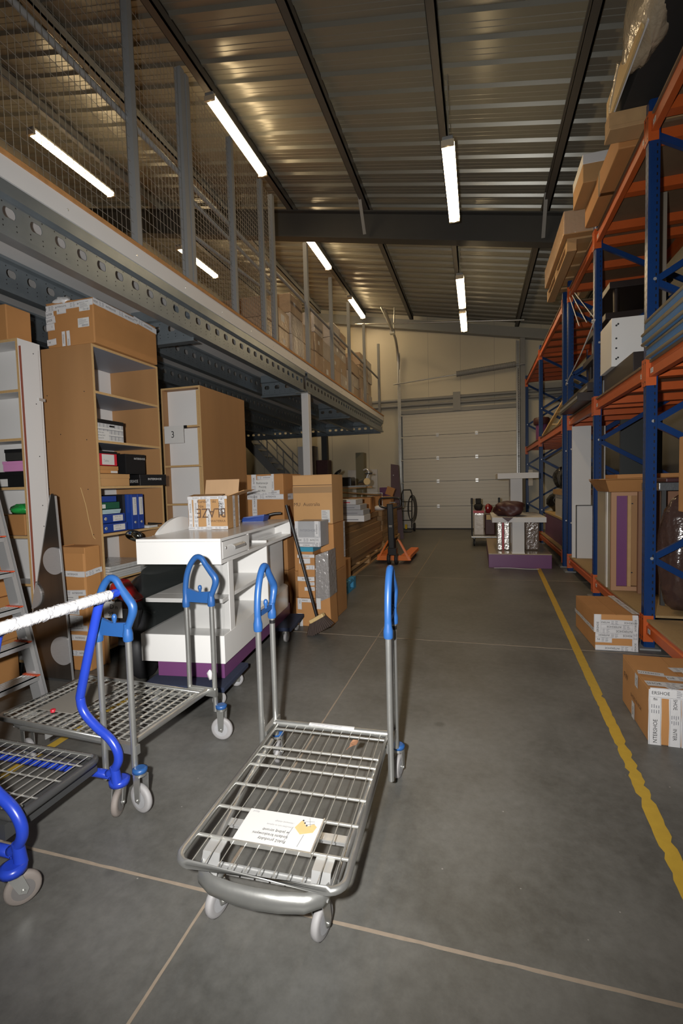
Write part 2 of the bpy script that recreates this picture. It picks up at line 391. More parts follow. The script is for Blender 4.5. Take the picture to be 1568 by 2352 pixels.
# deep steel rafter across the hall
raf = MB(); y0 = 7.86
def sl(x0, x1, ya, yb, a0, a1):
    raf.add([(x, yy, zr(x, a)) for a in (a0, a1) for yy in (ya, yb) for x in (x0, x1)], [(0, 2, 3, 1), (4, 5, 7, 6), (0, 1, 5, 4), (2, 6, 7, 3), (0, 4, 6, 2), (1, 3, 7, 5)])
sl(XL, XR, y0-.09, y0+.09, 5.41, 5.43); sl(XL, XR, y0-.09, y0+.09, 4.985, 5.005); sl(XL, XR, y0-.006, y0+.006, 5.0, 5.42)
struct('trim_20', raf, STEEL_D)
kb = MB()                                             # raking stays from rafter up to the purlins
for x in (-1.69, 1.0):
    kb.bar((x-.04, y0-.1, zr(x, 5.05)), (x-.04, y0-.45, zr(x, 5.5)), .05, .012)
struct('trim_21', kb, GREY_P)
eb = MB(); 
for a, b_, yy in ((5.12, 5.42, 13.2), ):
    eb.add([(x, q, zr(x, c)) for c in (5.17, 5.42) for q in (13.16, 13.34) for x in (XL, XR)], [(0, 2, 3, 1), (4, 5, 7, 6), (0, 1, 5, 4), (2, 6, 7, 3), (0, 4, 6, 2), (1, 3, 7, 5)])
struct('trim_22', eb, mat('eaves_flashing', (.25, .26, .255), .5, .2))
rail = MB()
for z in (3.60, 3.45): rail.tube([(-3.4, 13.28, z), (2.7, 13.28, z)], .045, 10)
struct('trim_23', rail, GREY_P)

# sectional overhead door
DOORW = mat('door_panel_cream', (.54, .52, .46), .38, var=.03, scale=2)
d = Thing('door_1', None, None, ((DX0+DX1)/2, 13.3, 0), kind='structure')
dz = (.03, .647, 1.336, 1.971, 2.602, 3.21)
for k in range(5):
    mb = MB().box(DX0+.06, DX1-.03, 13.27, 13.31, dz[k]+.006, dz[k+1]-.006)
    for j in range(1, 7):
        z = dz[k]+(dz[k+1]-dz[k])*j/7; mb.box(DX0+.06, DX1-.03, 13.268, 13.271, z-.0015, z+.0015, 1)
    for x in (DX0+.07, DX1-.05): mb.box(x-.012, x+.012, 13.262, 13.27, dz[k]+.02, dz[k+1]-.02, 0)
    d.part('door_panel', mb, [DOORW, SEAM], world=True)
    if k:
        for x in (-1.05, -.02):
            d.part('hinge', MB().box(x-.035, x+.035, 13.25, 13.27, dz[k]-.045, dz[k]+.045).cyl((x-.04, 13.25, dz[k]), (x+.04, 13.25, dz[k]), .012, 8), ZINC, world=True)
    for x in (DX0+.035, DX1-.005):
        d.part('roller', MB().cyl((x-.03, 13.24, dz[k+1]-.04), (x+.03, 13.24, dz[k+1]-.04), .03, 10).box(x-.03, x+.03, 13.24, 13.29, dz[k+1]-.07, dz[k+1]-.05), GALV, world=True)
d.part('bottom_seal', MB().box(DX0+.06, DX1-.03, 13.275, 13.305, 0, .035), TYRE, world=True)
d.part('top_rail', MB().box(DX0+.03, DX1, 13.24, 13.30, 3.21, 3.31), GREY_P, world=True)
d.part('bracket_plate', MB().box(-.62, -.43, 13.22, 13.26, 3.23, 3.72), GREY_P, world=True)
for x in (DX0, DX1):
    tr = MB().box(x-.05, x+.03, 13.22, 13.25, 0, 4.9).box(x-.05, x-.02, 13.15, 13.25, 0, 4.9)
    d.part('track', tr, GALV, world=True)
ht = [(DX0-.02, 13.2, 4.45)] + [(DX0-.02, 13.2-.55*(1-math.cos(a)), 4.45+.75*math.sin(a)) for a in [R_(15*i) for i in range(1, 6)]] + [(DX0-.02, 11.3, 5.42)]
d.part('curved_track', MB().tube(ht, .035, 8), GALV, world=True)
d.part('spring_shaft', MB().cyl((DX0-.15, 13.12, 4.03), (DX1+.15, 13.12, 4.28), .016, 8), GALV, world=True)
d.part('torsion_spring', MB().tube([(-.52+.01*i*2.0, 13.12, 4.166+.00163*i) for i in range(0, 75)], [.075+.006*math.sin(i*2.2) for i in range(75)], 12), GREY_P, world=True)
d.part('side_post', MB().box(DX1+.05, DX1+.17, 13.2, 13.34, 0, 5.0), GREY_P, world=True)
d.part('hoist_chain', MB().tube([(DX1-.01+.006*(i % 2), 13.1, .9+.03*i) for i in range(110)], [.011 if i % 2 else .006 for i in range(110)], 6), STEEL_D, world=True)
# brackets and rods carrying the tracks up under the roof
hb = MB().tube([(DX0-.04, 12.4, 5.25), (DX0-.3, 12.3, zr(-2.3, 5.43))], .018, 8).tube([(DX0+.02, 12.35, 5.3), (DX0+.05, 12.3, zr(-2.0, 5.43))], .018, 8).tube([(DX0-1.0, 12.3, 5.5), (1.1, 12.3, 5.12)], .02, 8)
hb.box(DX0-.09, DX0+.03, 12.33, 12.47, 5.17, 5.27)
struct('trim_24', hb, GALV)

# ------------------------------------------------------------------ lamps
def lamp(x, ya, yb, z, label, top=None, wide=.13):
    t = Thing('strip_light', label, 'light', (x, (ya+yb)/2, z), group='fluorescent strip lights under the roof')
    L_ = (yb-ya)/2
    t.part('housing', MB().box(-wide/2+.01, wide/2-.01, -L_, L_, .055, .10), GREY_P, bevel=.01)
    df = MB(); n = 8
    pr = [(-wide/2, .055)]+[(wide/2*math.cos(a), .055+(-.055)*math.sin(a)) for a in [PI-PI*i/n for i in range(1, n)]]+[(wide/2, .055)]
    df.prism(pr, -L_+.03, L_-.03, lambda u, v, h: (u, h, v), 0, True)
    t.part('diffuser', df, TUBE)
    for s_ in (-1, 1): t.part('end_cap', MB().box(-wide/2, wide/2, s_*L_-.03*(s_ > 0), s_*L_+.03*(s_ < 0), 0.005, .06), CAPM)
    if top:
        for s_ in (-.8, .8): t.part('hanger', MB().cyl((0, s_*L_, .1), (0, s_*L_, top-z), .005, 6), GALV)
    return t
TUBE = emis('fluorescent_tube', TUBE_COL, TUBE_STRENGTH); CAPM = mat('lamp_end_cap', (.5, .42, .3), .5)
LY = ((5.12, 6.57), (8.32, 9.72), (11.36, 12.8))
for k, nm in enumerate(('nearest', 'middle', 'farthest')):
    lamp(-2.95, *LY[k], 5.79, '%s strip light of the row under the roof above the mezzanine edge' % nm, zr(-2.95, 5.43))
    lamp(-5.6, *LY[k], 6.0, '%s strip light seen through the mesh fence over the mezzanine' % nm, zr(-5.6, 5.43))
for k, (ya, yb, z) in enumerate(((5.08, 6.57, 4.68), (8.38, 9.85, 4.70), (9.95, 11.2, 4.66))):
    lamp(-.26, ya, yb, z, '%s strip light hanging over the middle of the aisle' % ('nearest', 'middle', 'farthest')[k], zr(-.26, 5.43))

# ------------------------------------------------------------------ mezzanine
XM, ZM, YM0, YM1 = -2.40, 3.12, .3, 12.55
dk = Thing('mezzanine_deck', 'white faced mezzanine platform with a raw orange chipboard rim, left of the aisle', 'mezzanine', (XM-2, 6, 2.97))
dk.part('deck_board', MB().box(XL+.05, XM-.02, YM0, YM1, 2.97, 3.095), WHITE_M, world=True)
fm = MB().box(XM-.02, XM, YM0, YM1, 2.975, 3.095)
for yy in np.arange(.6, 12.4, .61): fm.lathe([(.008, 0), (.006, .004)], (XM, yy, 3.03), 'x', 8, 1)
dk.part('fascia', fm, [WHITE_M, ZINC], world=True)
dk.part('rim', MB().box(XL+.05, XM+.012, YM0, YM1, 3.095, ZM), ORANGE_EDGE, world=True)
BEAMG = mat('beam_galvanised', (.23, .265, .29), .36, .6, var=.18, scale=9)
def cbeam(axis, c, a0, a1, zc, label, facing=1, group='perforated galvanised beams under the mezzanine'):
    """perforated C beam running along y at x=c (or along x at y=c)"""
    mb = MB(); cell = .1625; n = int((a1-a0)/cell); cell = (a1-a0)/n
    def pt(a, o, z): return (c+o*facing, a, z) if axis == 'y' else (a, c+o*facing, z)
    zb, zt, zm = zc-.105, zc+.065, zc
    for i in range(n):
        u0 = a0+i*cell; u1 = u0+cell; uc = (u0+u1)/2; k = 12
        oval = []; rect = []
        for j in range(k):
            t = 2*PI*(j+.5)/k; cx, sx = math.cos(t), math.sin(t)
            e = .018 if cx > 0 else -.018
            oval.append((uc+e+.021*cx, zm+.029*sx))
            q = max(abs(cx)/.5, abs(sx)/.5); rect.append((uc+cell*cx/q, (zb+zt)/2+(zt-zb)*sx/q))
        o = len(mb.v)
        mb.add([pt(u, 0, z) for u, z in rect]+[pt(u, 0, z) for u, z in oval], [(j, (j+1) % k, k+(j+1) % k, k+j) for j in range(k)])
        mb.add([pt(u, 0, z) for u, z in oval]+[pt(u, -.004, z) for u, z in oval], [(j, (j+1) % k, k+(j+1) % k, k+j) for j in range(k)])
        cs = []
        for (uu, zz) in ((u0, zb), (u1, zb), (u1, zt), (u0, zt)): cs.append((uu, zz))
        # corner triangles that close the web
        for (uu, zz) in cs:
            near = sorted(rect, key=lambda p: (p[0]-uu)**2+(p[1]-zz)**2)[:2]
            mb.add([pt(uu, 0, zz), pt(*[near[0][0]], 0, near[0][1]), pt(near[1][0], 0, near[1][1])], [(0, 1, 2)])
        for zz in (zm+.046, zm-.052, zm-.08):
            for uu in (uc-.04, uc+.04):
                mb.add([pt(uu+.0045*math.cos(t), .0008, zz+.0045*math.sin(t)) for t in [PI/4*j for j in range(8)]], [tuple(range(8))], 1)
    pr = [(0, zt), (.028, zt+.012), (.028, 2.968), (-.04, 2.968), (-.04, 2.96), (.02, 2.96), (.02, zt+.018), (-.004, zt+.004), (-.004, zt)]
    lo = [(0, zb), (.006, zb-.006), (.032, zb-.012), (.032, zb-.042), (-.05, zb-.042), (-.05, zb-.038), (.026, zb-.038), (.026, zb-.018), (-.004, zb-.004), (-.004, zb)]
    for q in (pr, lo): mb.prism(q, a0, a1, lambda o_, z, h: pt(h, o_, z))
    return solo('perforated_beam', label, 'beam', mb, [BEAMG, INK], group=group)
cbeam('y', XM-.03, .5, 6.58, 2.82, 'perforated galvanised edge beam along the near half of the mezzanine front')
cbeam('y', XM-.03, 6.68, 12.5, 2.82, 'perforated galvanised edge beam along the far half of the mezzanine front')
for x, t in ((-3.2, 'first'), (-3.97, 'second'), (-4.74, 'third'), (-5.5, 'fourth')):
    cbeam('y', x, .5, 12.4, 2.87, 'long perforated joist under the mezzanine, %s row in from the edge beam' % t)
XB = ((3.86, 'crossing above the brown shelf units'), (6.63, 'crossing beside the white steel column'), (9.3, 'crossing over the stacked boards'))
for yy, t in XB: cbeam('x', yy, -3.12, -2.46, 2.79, 'short perforated cross beam under the mezzanine, %s' % t, facing=-1)
cbeam('x', 12.42, -6.9, -2.46, 2.79, 'long cross beam closing the far end of the mezzanine', facing=-1)
col = Thing('mezzanine_column', 'white square steel column under the mezzanine edge, rising behind the cartons', 'column', (-2.42, 6.63, 0))
col.part('post', MB().box(-.055, .055, -.055, .055, .01, 2.655), WHITE_M, bevel=.006)
col.part('head_plate', MB().box(-.13, .07, -.09, .09, 2.655, 2.667), GALV)
col.part('foot_plate', MB().box(-.1, .1, -.1, .1, 0, .01), GALV)
cl2 = Thing('mezzanine_column', 'dark steel column standing under the far end of the mezzanine', 'column', (-3.95, 12.2, 0))
cl2.part('post', MB().box(-.075, .075, -.075, .075, .01, 2.62), STEEL_D); cl2.part('foot_plate', MB().box(-.12, .12, -.12, .12, 0, .01), STEEL_D)

# mesh fence on the mezzanine edge
fe = Thing('mesh_fence', 'tall grey wire mesh fence on steel posts along the mezzanine edge', 'fence', (-2.47, 5, ZM))
XFN = -2.47; ZT = 4.96
for yy, wd in ((1.2, .06), (3.14, .05), (3.80, .06), (3.875, .045), (4.66, .045), (5.38, .045), (5.70, .06), (6.94, .06), (8.2, .045), (9.4, .05), (10.75, .05), (12.4, .06)):
    fe.part('post', MB().box(XFN-.03, XFN+.03, yy-wd/2, yy+wd/2, ZM, ZT if yy > 3.2 else 5.4), GREY_P, world=True)
fe.part('rail', MB().tube([(XFN-.03, .5, 4.08), (XFN-.03, 12.4, 4.08)], .022, 8), GREY_P, world=True)
fe.part('rail', MB().tube([(XFN-.02, 3.9, 3.93), (XFN-.02, 5.7, 3.90)], .018, 8), GREY_P, world=True)
fe.part('rail', MB().tube([(XFN-.02, 3.9, 3.62), (XFN-.02, 5.7, 3.74)], .016, 8), GREY_P, world=True)
fe.part('foot_rail', MB().box(XFN-.012, XFN+.012, .5, 12.4, ZM, ZM+.025), GREY_P, world=True)
WIRE = mat('fence_wire', (.30, .29, .26), .45, .4)
def mesh_panel(x, ya, yb, za, zb, dy, dzz, r=.0022):
    mb = MB()
    for yy in np.arange(ya, yb, dy): mb.tube([(x, yy, za), (x, yy, zb)], r, 3, caps=False)
    for zz in np.arange(za, zb, dzz): mb.tube([(x, ya, zz), (x, yb, zz)], r, 3, caps=False)
    return mb
fe.part('mesh_panel', mesh_panel(XFN, .8, 3.12, ZM+.02, 5.35, .0465, .088), WIRE, world=True)
fe.part('mesh_panel', mesh_panel(XFN, 3.16, 3.78, ZM+.02, 4.95, .0465, .088), WIRE, world=True)
fe.part('mesh_panel', mesh_panel(XFN, 3.9, 5.68, ZM+.02, 4.95, .05, .05), WIRE, world=True)
# ------------------------------------------------------------------ pallet racking on the right
RX0, RX1 = 1.20, 2.14
def post_mb(x, y, h, slots=True, w_=.085, d_=.07):
    mb = MB(); y0 = y-w_/2
    prof = [(0, .012), (.012, 0), (w_-.012, 0), (w_, .012), (w_, d_), (w_-.015, d_), (w_-.015, .02), (.015, .02), (.015, d_), (0, d_)]
    mb.prism(prof, .012, h, lambda u, v, z: (x+v, y0+u, z))
    for k in range(int((h-.1)/.05)):
        z = .1+.05*k
        for u in (.022, .056):
            mb.box(x-.0006, x+.001, y0+u, y0+u+.008, z, z+.02, 1)
        mb.box(x+.048, x+.056, y0-.0006, y0+.001, z, z+.02, 1)
    return mb
def frame(y, h, label, z0=.70):
    t = Thing('rack_upright', label, 'rack frame', (RX0+.4, y, 0), group='blue upright frames of the racking')
    t.part('front_post', post_mb(RX0, y, h), [RACK_B, BLACK], world=True)
    t.part('rear_post', post_mb(RX1-.07, y, h), [RACK_B, BLACK], world=True)
    for x in (RX0+.03, RX1-.03): t.part('foot_plate', MB().box(x-.07, x+.07, y-.08, y+.08, 0, .012), GREY_P, world=True)
    z = z0-.52; k = 0
    while z+.5 < h:
        a, b = (RX1-.05, RX0+.06) if k % 2 == 0 else (RX0+.06, RX1-.05)
        mb = MB().bar((a, y, z), (b, y, z+.5), .03, .045, 0)
        xs = RX0+.045
        if k % 2: mb.lathe([(.012, 0), (.008, .008)], (xs, y-.043, z), 'y', 8, 1)
        t.part('brace', mb, [RACK_B, ZINC], world=True); z += .51; k += 1
    return t
frame(2.36, 3.98, 'blue rack upright nearest of all, mostly outside the picture on the right')
frame(4.05, 3.98, 'blue rack upright between the blue mattresses and the white panel')
frame(5.68, 3.98, 'blue rack upright standing behind the two cartons on the floor')
frame(7.22, 3.98, 'blue rack upright with orange bottom beam ending at it, right of the display plinth')
frame(7.62, 3.98, 'blue rack upright just behind the paired post, right of the display plinth')
frame(10.38, 3.98, 'blue rack upright behind the tiered white display')
frame(13.2, 3.98, 'farthest blue rack upright beside the overhead door')
def beam(ya, yb, x, z0, h, label, face=-1):
    t = Thing('rack_beam', label, 'rack beam', (x, (ya+yb)/2, z0), group='orange beams of the racking')
    y0, y1 = ya+.0445, yb-.0445
    pr = [(0, 0), (.045, 0), (.045, h), (.012, h), (.012, h*.72), (0, h*.62)] if face < 0 else [(0, 0), (.045, 0), (.045, h*.62), (.033, h*.72), (.033, h), (0, h)]
    o = x+.012 if face < 0 else x-.057
    t.part('rail', MB().prism(pr, y0, y1, lambda u, v, q: (o+u, q, z0+v)), RACK_O, world=True)
    for yy, sg in ((ya, 1), (yb, -1)):
        mb = MB().box(x-.008 if face < 0 else x-.06, x+.06 if face < 0 else x+.008, yy+sg*.0435-.002, yy+sg*.0435+.004, z0-.06, z0+.14)
        xx = x-.006 if face < 0 else x+.002
        mb.box(xx, xx+.004, min(yy+sg*.002, yy+sg*.046), max(yy+sg*.002, yy+sg*.046), z0-.06, z0+.14)
        for zz in (z0-.03, z0+.11): mb.box(xx-.001, xx+.004, yy+sg*.022-.005, yy+sg*.022+.005, zz-.006, zz+.006, 1)
        t.part('end_plate', mb, [RACK_O, INK], world=True)
    if face < 0:
        for yy in (ya+.09, yb-.13):
            t.part('load_sticker', MB().box(o-.001, o+.0, yy, yy+.05, z0+.02, z0+.055).box(o-.0015, o-.001, yy+.006, yy+.04, z0+.03, z0+.035, 1).box(o-.0015, o-.001, yy+.006, yy+.03, z0+.042, z0+.047, 1), [PAPER, INKG], world=True)
    return t
BAYS = ((2.36, 4.05, 'bay nearest the camera'), (4.05, 5.68, 'bay over the cartons on the floor'), (5.68, 7.22, 'bay with the tall grey panels'), (7.62, 10.38, 'bay behind the tiered display'), (10.38, 13.2, 'last bay by the overhead door'))
LEV = ((.115, .1, 'bottom'), (2.03, .1, 'middle'), (3.755, .11, 'top'))
for (ya, yb, bn) in BAYS:
    for (z, h, ln) in LEV:
        if bn.startswith('last') and ln == 'bottom': continue
        beam(ya, yb, RX0, z, h, 'orange front beam, %s level of the rack %s' % (ln, bn))
        beam(ya, yb, RX1, z, h, 'orange rear beam, %s level of the rack %s' % (ln, bn), face=1)
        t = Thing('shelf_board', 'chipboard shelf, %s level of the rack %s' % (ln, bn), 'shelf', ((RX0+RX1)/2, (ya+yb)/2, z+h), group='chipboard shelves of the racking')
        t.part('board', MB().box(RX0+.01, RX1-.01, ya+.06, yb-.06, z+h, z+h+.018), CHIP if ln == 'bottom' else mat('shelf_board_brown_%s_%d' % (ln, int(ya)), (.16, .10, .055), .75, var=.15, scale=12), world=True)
        if ln != 'bottom':
            n = max(3, int((yb-ya)/.42))
            for k in range(n):
                yy = ya+.16+(yb-ya-.32)*k/(n-1)
                t.part('cross_bar', MB().box(RX0+.06, RX1-.06, yy-.04, yy+.04, z+.03, z+h-.001), RACK_O, world=True)

# ------------------------------------------------------------------ cartons
class Frame:
    def __init__(s, o, u, v, n): s.o, s.u, s.v, s.n = Vector(o), Vector(u), Vector(v), Vector(n)
    def p(s, a, b, h=.0008): return s.o + s.u*a + s.v*b + s.n*h
def faces(sx, sy, sz):
    x0, x1, y0, y1 = -sx/2, sx/2, -sy/2, sy/2
    return {'f': (Frame((x0, y0, 0), (1, 0, 0), (0, 0, 1), (0, -1, 0)), sx, sz), 'r': (Frame((x1, y0, 0), (0, 1, 0), (0, 0, 1), (1, 0, 0)), sy, sz),
            'l': (Frame((x0, y1, 0), (0, -1, 0), (0, 0, 1), (-1, 0, 0)), sy, sz), 't': (Frame((x0, y0, sz), (1, 0, 0), (0, 1, 0), (0, 0, 1)), sx, sy),
            'b': (Frame((x1, y1, 0), (-1, 0, 0), (0, 0, 1), (0, 1, 0)), sx, sz)}
def tape_mb(mb, F, a, b, wd, flip=False, h=.0009, word='INTERSHOE', seed=0, ragged=True, light=False):
    """printed parcel tape from a to b (face coordinates)"""
    rg = random.Random(seed*31+int(a[0]*1000)+int(b[1]*500))
    A, B = Vector((a[0], a[1])), Vector((b[0], b[1])); L_ = (B-A).length; d = (B-A)/L_; nrm = Vector((-d.y, d.x))
    def q(s_, t_, hh=h):
        p = A+d*s_+nrm*t_; return F.p(p.x, p.y, hh)
    w2 = wd/2; n = max(2, int(L_/.05)); up = []; lo = []
    for i in range(n+1):
        e = .0018*rg.uniform(-1, 1); up.append(q(L_*i/n, w2+e, h+.0006*rg.random())); lo.append(q(L_*i/n, -w2+e, h+.0006*rg.random()))
    vs = [x for pr in zip(lo, up) for x in pr]
    mb.add(vs, [(2*i, 2*i+2, 2*i+3, 2*i+1) for i in range(n)], 0)
    u = (F.u*d.x+F.v*d.y); v = (F.u*nrm.x+F.v*nrm.y)
    if flip: u, v = -u, -v
    s_ = rg.uniform(-.17, .0)
    tw = wd*.46; unit = tw*6.4
    H = h+.0014
    while s_ < L_:
        cl = tw*.66; word_l = cl*len(word)
        i0 = 0 if s_ >= 0 else int(math.ceil(-s_/cl)); i1 = min(len(word), int((L_-s_)/cl))
        if i1-i0 > 0:
            x0 = s_+i0*cl; ws = word[i0:i1]
            o = q(x0, -tw*.36, H) if not flip else q(x0+len(ws)*cl, tw*.36, H)
            if flip: ws = word[len(word)-i1:len(word)-i0]
            mb.text(ws, o, u, v, tw, 1, squeeze=.93)
        s_ += word_l+.012
        # block of tiny print
        bl = .05
        if s_ > 0 and s_+bl < L_:
            for r_ in range(4):
                t0 = -w2*.62+r_*w2*.36
                for c_ in range(2):
                    x0 = s_+c_*.026; x1 = x0+rg.uniform(.013, .023)
                    mb.add([q(x0, t0, H), q(x1, t0, H), q(x1, t0+w2*.13, H), q(x0, t0+w2*.13, H)], [(0, 1, 2, 3)], 2)
        s_ += bl+.015
    for t0 in (w2*.84, -w2*.88): mb.add([q(0, t0, H), q(L_, t0, H), q(L_, t0+w2*.05, H), q(0, t0+w2*.05, H)], [(0, 1, 2, 3)], 2)
TAPEM = [TAPE, INK, INKG]
def sticker(mb, F, a, b, w_, h_, lines=5, bar=True, seed=0, hh=.0016):
    rg = random.Random(seed+3); mb.add([F.p(a, b, hh), F.p(a+w_, b, hh), F.p(a+w_, b+h_, hh), F.p(a, b+h_, hh)], [(0, 1, 2, 3)], 0)
    for k in range(lines):
        y = b+h_*(.92-.5*k/max(1, lines-1))-.002; x1 = a+w_*rg.uniform(.4, .92)
        mb.add([F.p(a+w_*.08, y-h_*.035, hh+.0006), F.p(x1, y-h_*.035, hh+.0006), F.p(x1, y, hh+.0006), F.p(a+w_*.08, y, hh+.0006)], [(0, 1, 2, 3)], 1)
    if bar:
        x = a+w_*.35
        while x < a+w_*.92:
            ww = rg.choice((.0015, .0025, .004)); mb.add([F.p(x, b+h_*.06, hh+.0006), F.p(x+ww, b+h_*.06, hh+.0006), F.p(x+ww, b+h_*.3, hh+.0006), F.p(x, b+h_*.3, hh+.0006)], [(0, 1, 2, 3)], 1); x += ww+rg.choice((.002, .003, .005))
def carton(label, loc, size, rz=0, tapes=(), stickers=(), M=None, flaps=True, group=None, cat='box', name='carton', writing=(), prints=(), bevel=.006, word='INTERSHOE'):
    sx, sy, sz = size; t = Thing(name, label, cat, loc, rz, group); M = M or CARD
    t.part('body', MB().box(-sx/2, sx/2, -sy/2, sy/2, 0, sz-(.004 if flaps else 0)), M, bevel=bevel)
    if flaps:
        for s_ in (-1, 1):
            if sy >= sx: t.part('flap', MB().box(min(s_*.0015, s_*sx/2), max(s_*.0015, s_*sx/2), -sy/2+.001, sy/2-.001, sz-.005, sz), M)
            else: t.part('flap', MB().box(-sx/2+.001, sx/2-.001, min(s_*.0015, s_*sy/2), max(s_*.0015, s_*sy/2), sz-.005, sz), M)
    Fs = faces(sx, sy, sz); k = 0
    for (f, a, b, wd, *fl_) in tapes:
        F, W, H = Fs[f]; mb = MB()
        tape_mb(mb, F, (a[0]*W, a[1]*H), (b[0]*W, b[1]*H), wd, flip=bool(fl_ and fl_[0]), seed=k+len(label), word=word, h=.0009+.0007*k); k += 1
        t.part('printed_tape', mb, TAPEM)
    for (f, a, b, w_, h_) in stickers:
        F, W, H = Fs[f]; mb = MB(); sticker(mb, F, a*W, b*H, w_, h_, seed=k, hh=.0018+.0007*k); k += 1
        t.part('address_label', mb, [PAPER, INKG])
    for (f, a, b, txt, s_, mm, ang) in writing:
        F, W, H = Fs[f]; mb = MB(); ca, sa = math.cos(ang), math.sin(ang)
        mb.text(txt, F.p(a*W, b*H, .004+.0004*k), F.u*ca+F.v*sa, F.v*ca-F.u*sa, s_, 0)
        t.part('lettering', mb, mm)
    return t
def at3(p, z=None): return (p[0], p[1], p[2] if z is None else z)
carton('open-topped carton wrapped in printed white tape, nearest the camera on the right', (.985, 2.79, 0), (.38, .48, .275), R_(-1), name='carton',
       tapes=[('f', (.06, 0), (.06, 1), .055), ('f', (.28, 1), (.28, 0), .05), ('f', (.42, 1), (.42, 0), .055), ('f', (.58, 1), (.58, 0), .05), ('f', (.74, 1), (.74, 0), .055), ('f', (.9, 1), (.9, 0), .05), ('f', (0, .95), (1, .95), .05),
              ('t', (0, .12), (1, .12), .06), ('t', (.3, .3), (1, .3), .06), ('t', (.45, .55), (1, .62), .06), ('t', (.2, .02), (.7, .22), .05), ('l', (.62, .75), (.62, 1), .05), ('t', (0, .4), (.3, .36), .05), ('l', (.52, .05), (.52, .38), .05, 1)],
       stickers=[('t', .55, .36, .15, .09)], writing=[('l', .42, .43, 'SHOES IN BOX', .028, INKB, 0), ('l', .15, .62, 'FW', .05, INKB, 0)])
carton('long taped carton on the floor against the orange bottom beam, behind the nearer carton', (.975, 4.22, 0), (.285, .60, .275), R_(2.5),
       tapes=[('f', (0, .06), (1, .06), .045, 1), ('f', (0, .3), (.4, .3), .045, 1), ('f', (0, .42), (1, .42), .045, 1), ('f', (0, .54), (1, .54), .05, 1), ('f', (0, .66), (1, .66), .045, 1), ('f', (0, .78), (1, .78), .04, 1), ('f', (.95, 0), (.95, 1), .04), ('f', (.05, .5), (.05, 1), .05), ('t', (.97, 0), (.97, 1), .05), ('l', (.0, .55), (1, .55), .03)])

# ------------------------------------------------------------------ what stands in the racking
ZB, ZMID, ZTOP = .234, 2.149, 3.884
# three blue mattresses
for k, (z, ye, x0, t_) in enumerate(((ZMID, 4.02, 1.17, 'lowest'), (ZMID+.092, 4.10, 1.14, 'middle'), (ZMID+.184, 4.08, 1.16, 'topmost'))):
    ye = 3.99
    t = Thing('mattress', '%s of three blue mattresses with beige piping on the middle rack shelf' % t_, 'mattress', (1.6, 3.2, z), group='blue mattresses on the rack shelf')
    x0 = x0+.01
    t.part('cover', MB().box(x0, 2.02, 2.45, ye, z+.002, z+.088), MATT_B, world=True, bevel=.03)
    for zz in (z+.012, z+.078):
        t.part('piping', MB().tube([(x0+.004, 2.47, zz), (x0+.004, ye-.03, zz), (x0+.03, ye-.004, zz), (2.0, ye-.004, zz)], .011, 6), MATT_E, world=True)
# dark cabinet body with white panel on the middle shelf
bx = Thing('cabinet', 'low black cabinet lying on the middle rack shelf under the white panel', 'cabinet', (1.62, 5.0, ZMID))
bx.part('body', MB().box(1.26, 2.0, 4.55, 5.5, ZMID+.001, ZMID+.2), RACKED, world=True, bevel=.004)
bx.part('trim', MB().box(1.30, 1.46, 4.53, 4.55, ZMID+.05, ZMID+.065), GREY_P, world=True)
wp = Thing('cabinet', 'white cabinet end panel with screw holes on the middle rack shelf', 'panel', (1.4, 5.3, ZMID+.2))
wmb = MB().box(1.225, 1.53, 5.08, 5.5, ZMID+.202, ZMID+.65)
wp.part('body', wmb, WHITE, world=True, bevel=.003)
hb_ = MB()
for z in (ZMID+.27, ZMID+.37, ZMID+.46, ZMID+.58):
    hb_.lathe([(.009, 0), (.009, .0015)], (1.265, 5.078, z), 'y', 8)
    if z in (ZMID+.27, ZMID+.58): hb_.lathe([(.009, 0), (.009, .0015)], (1.28, 5.078, z+.012), 'y', 8)
wp.part('screw_hole', hb_, INK, world=True)
sc = Thing('timber_batten', 'pale upright timber batten behind the blue post on the middle rack shelf', 'batten', (1.27, 6.1, ZMID))
sc.part('board', MB().box(1.26, 1.33, 5.9, 5.94, ZMID, 3.7), WOOD, world=True)
sc2 = solo('timber_batten', 'grey upright board beside the blue rack post above the white panel', 'board', MB().box(1.50, 1.56, 4.75, 5.05, ZMID+.2, 3.70), mat('board_grey', (.22, .19, .15), .6), M=None)
# stacked dark display tables
for k in range(4):
    z = ZMID+.002+k*.33
    t = Thing('display_table', 'black low display table, %s of the dark stack on the middle rack shelf' % ('lowest', 'second lowest', 'third', 'topmost')[k], 'table', (1.65, 6.4, z), group='black display tables stacked in the racking')
    t.part('table_top', MB().box(1.30+.04*k, 2.03, 5.98, 6.95, z+.25, z+.32), RACKED, world=True, bevel=.004)
    for xx in (1.38+.04*k, 1.98):
        for yy in (6.05, 6.88): t.part('leg', MB().cyl((xx, yy, z), (xx, yy, z+.25), .025, 8, r2=.03), RACKED if k % 2 else GREY_P, world=True)
for k, (xa, z) in enumerate(((1.06, ZMID+.003), (1.16, ZMID+.105))):
    t = Thing('storage_case', 'dark drawer unit with steel edge jutting out over the orange beam, %s' % ('lower', 'upper')[k], 'drawer', (1.3, 6.2, z), group='dark drawer units jutting out of the rack')
    t.part('body', MB().box(xa, 1.27 if k == 0 else 1.285, 5.78, 6.9, z, z+.095), RACKED, world=True, bevel=.004)
    t.part('edge_strip', MB().box(xa-.003, xa, 5.79, 6.89, z+.03, z+.06), GREY_P, world=True)
cord = spline([(1.19, 5.58, 2.95), (1.17, 6.2, 2.75), (1.18, 7.1, 2.62), (1.185, 7.13, 2.6)], 6)
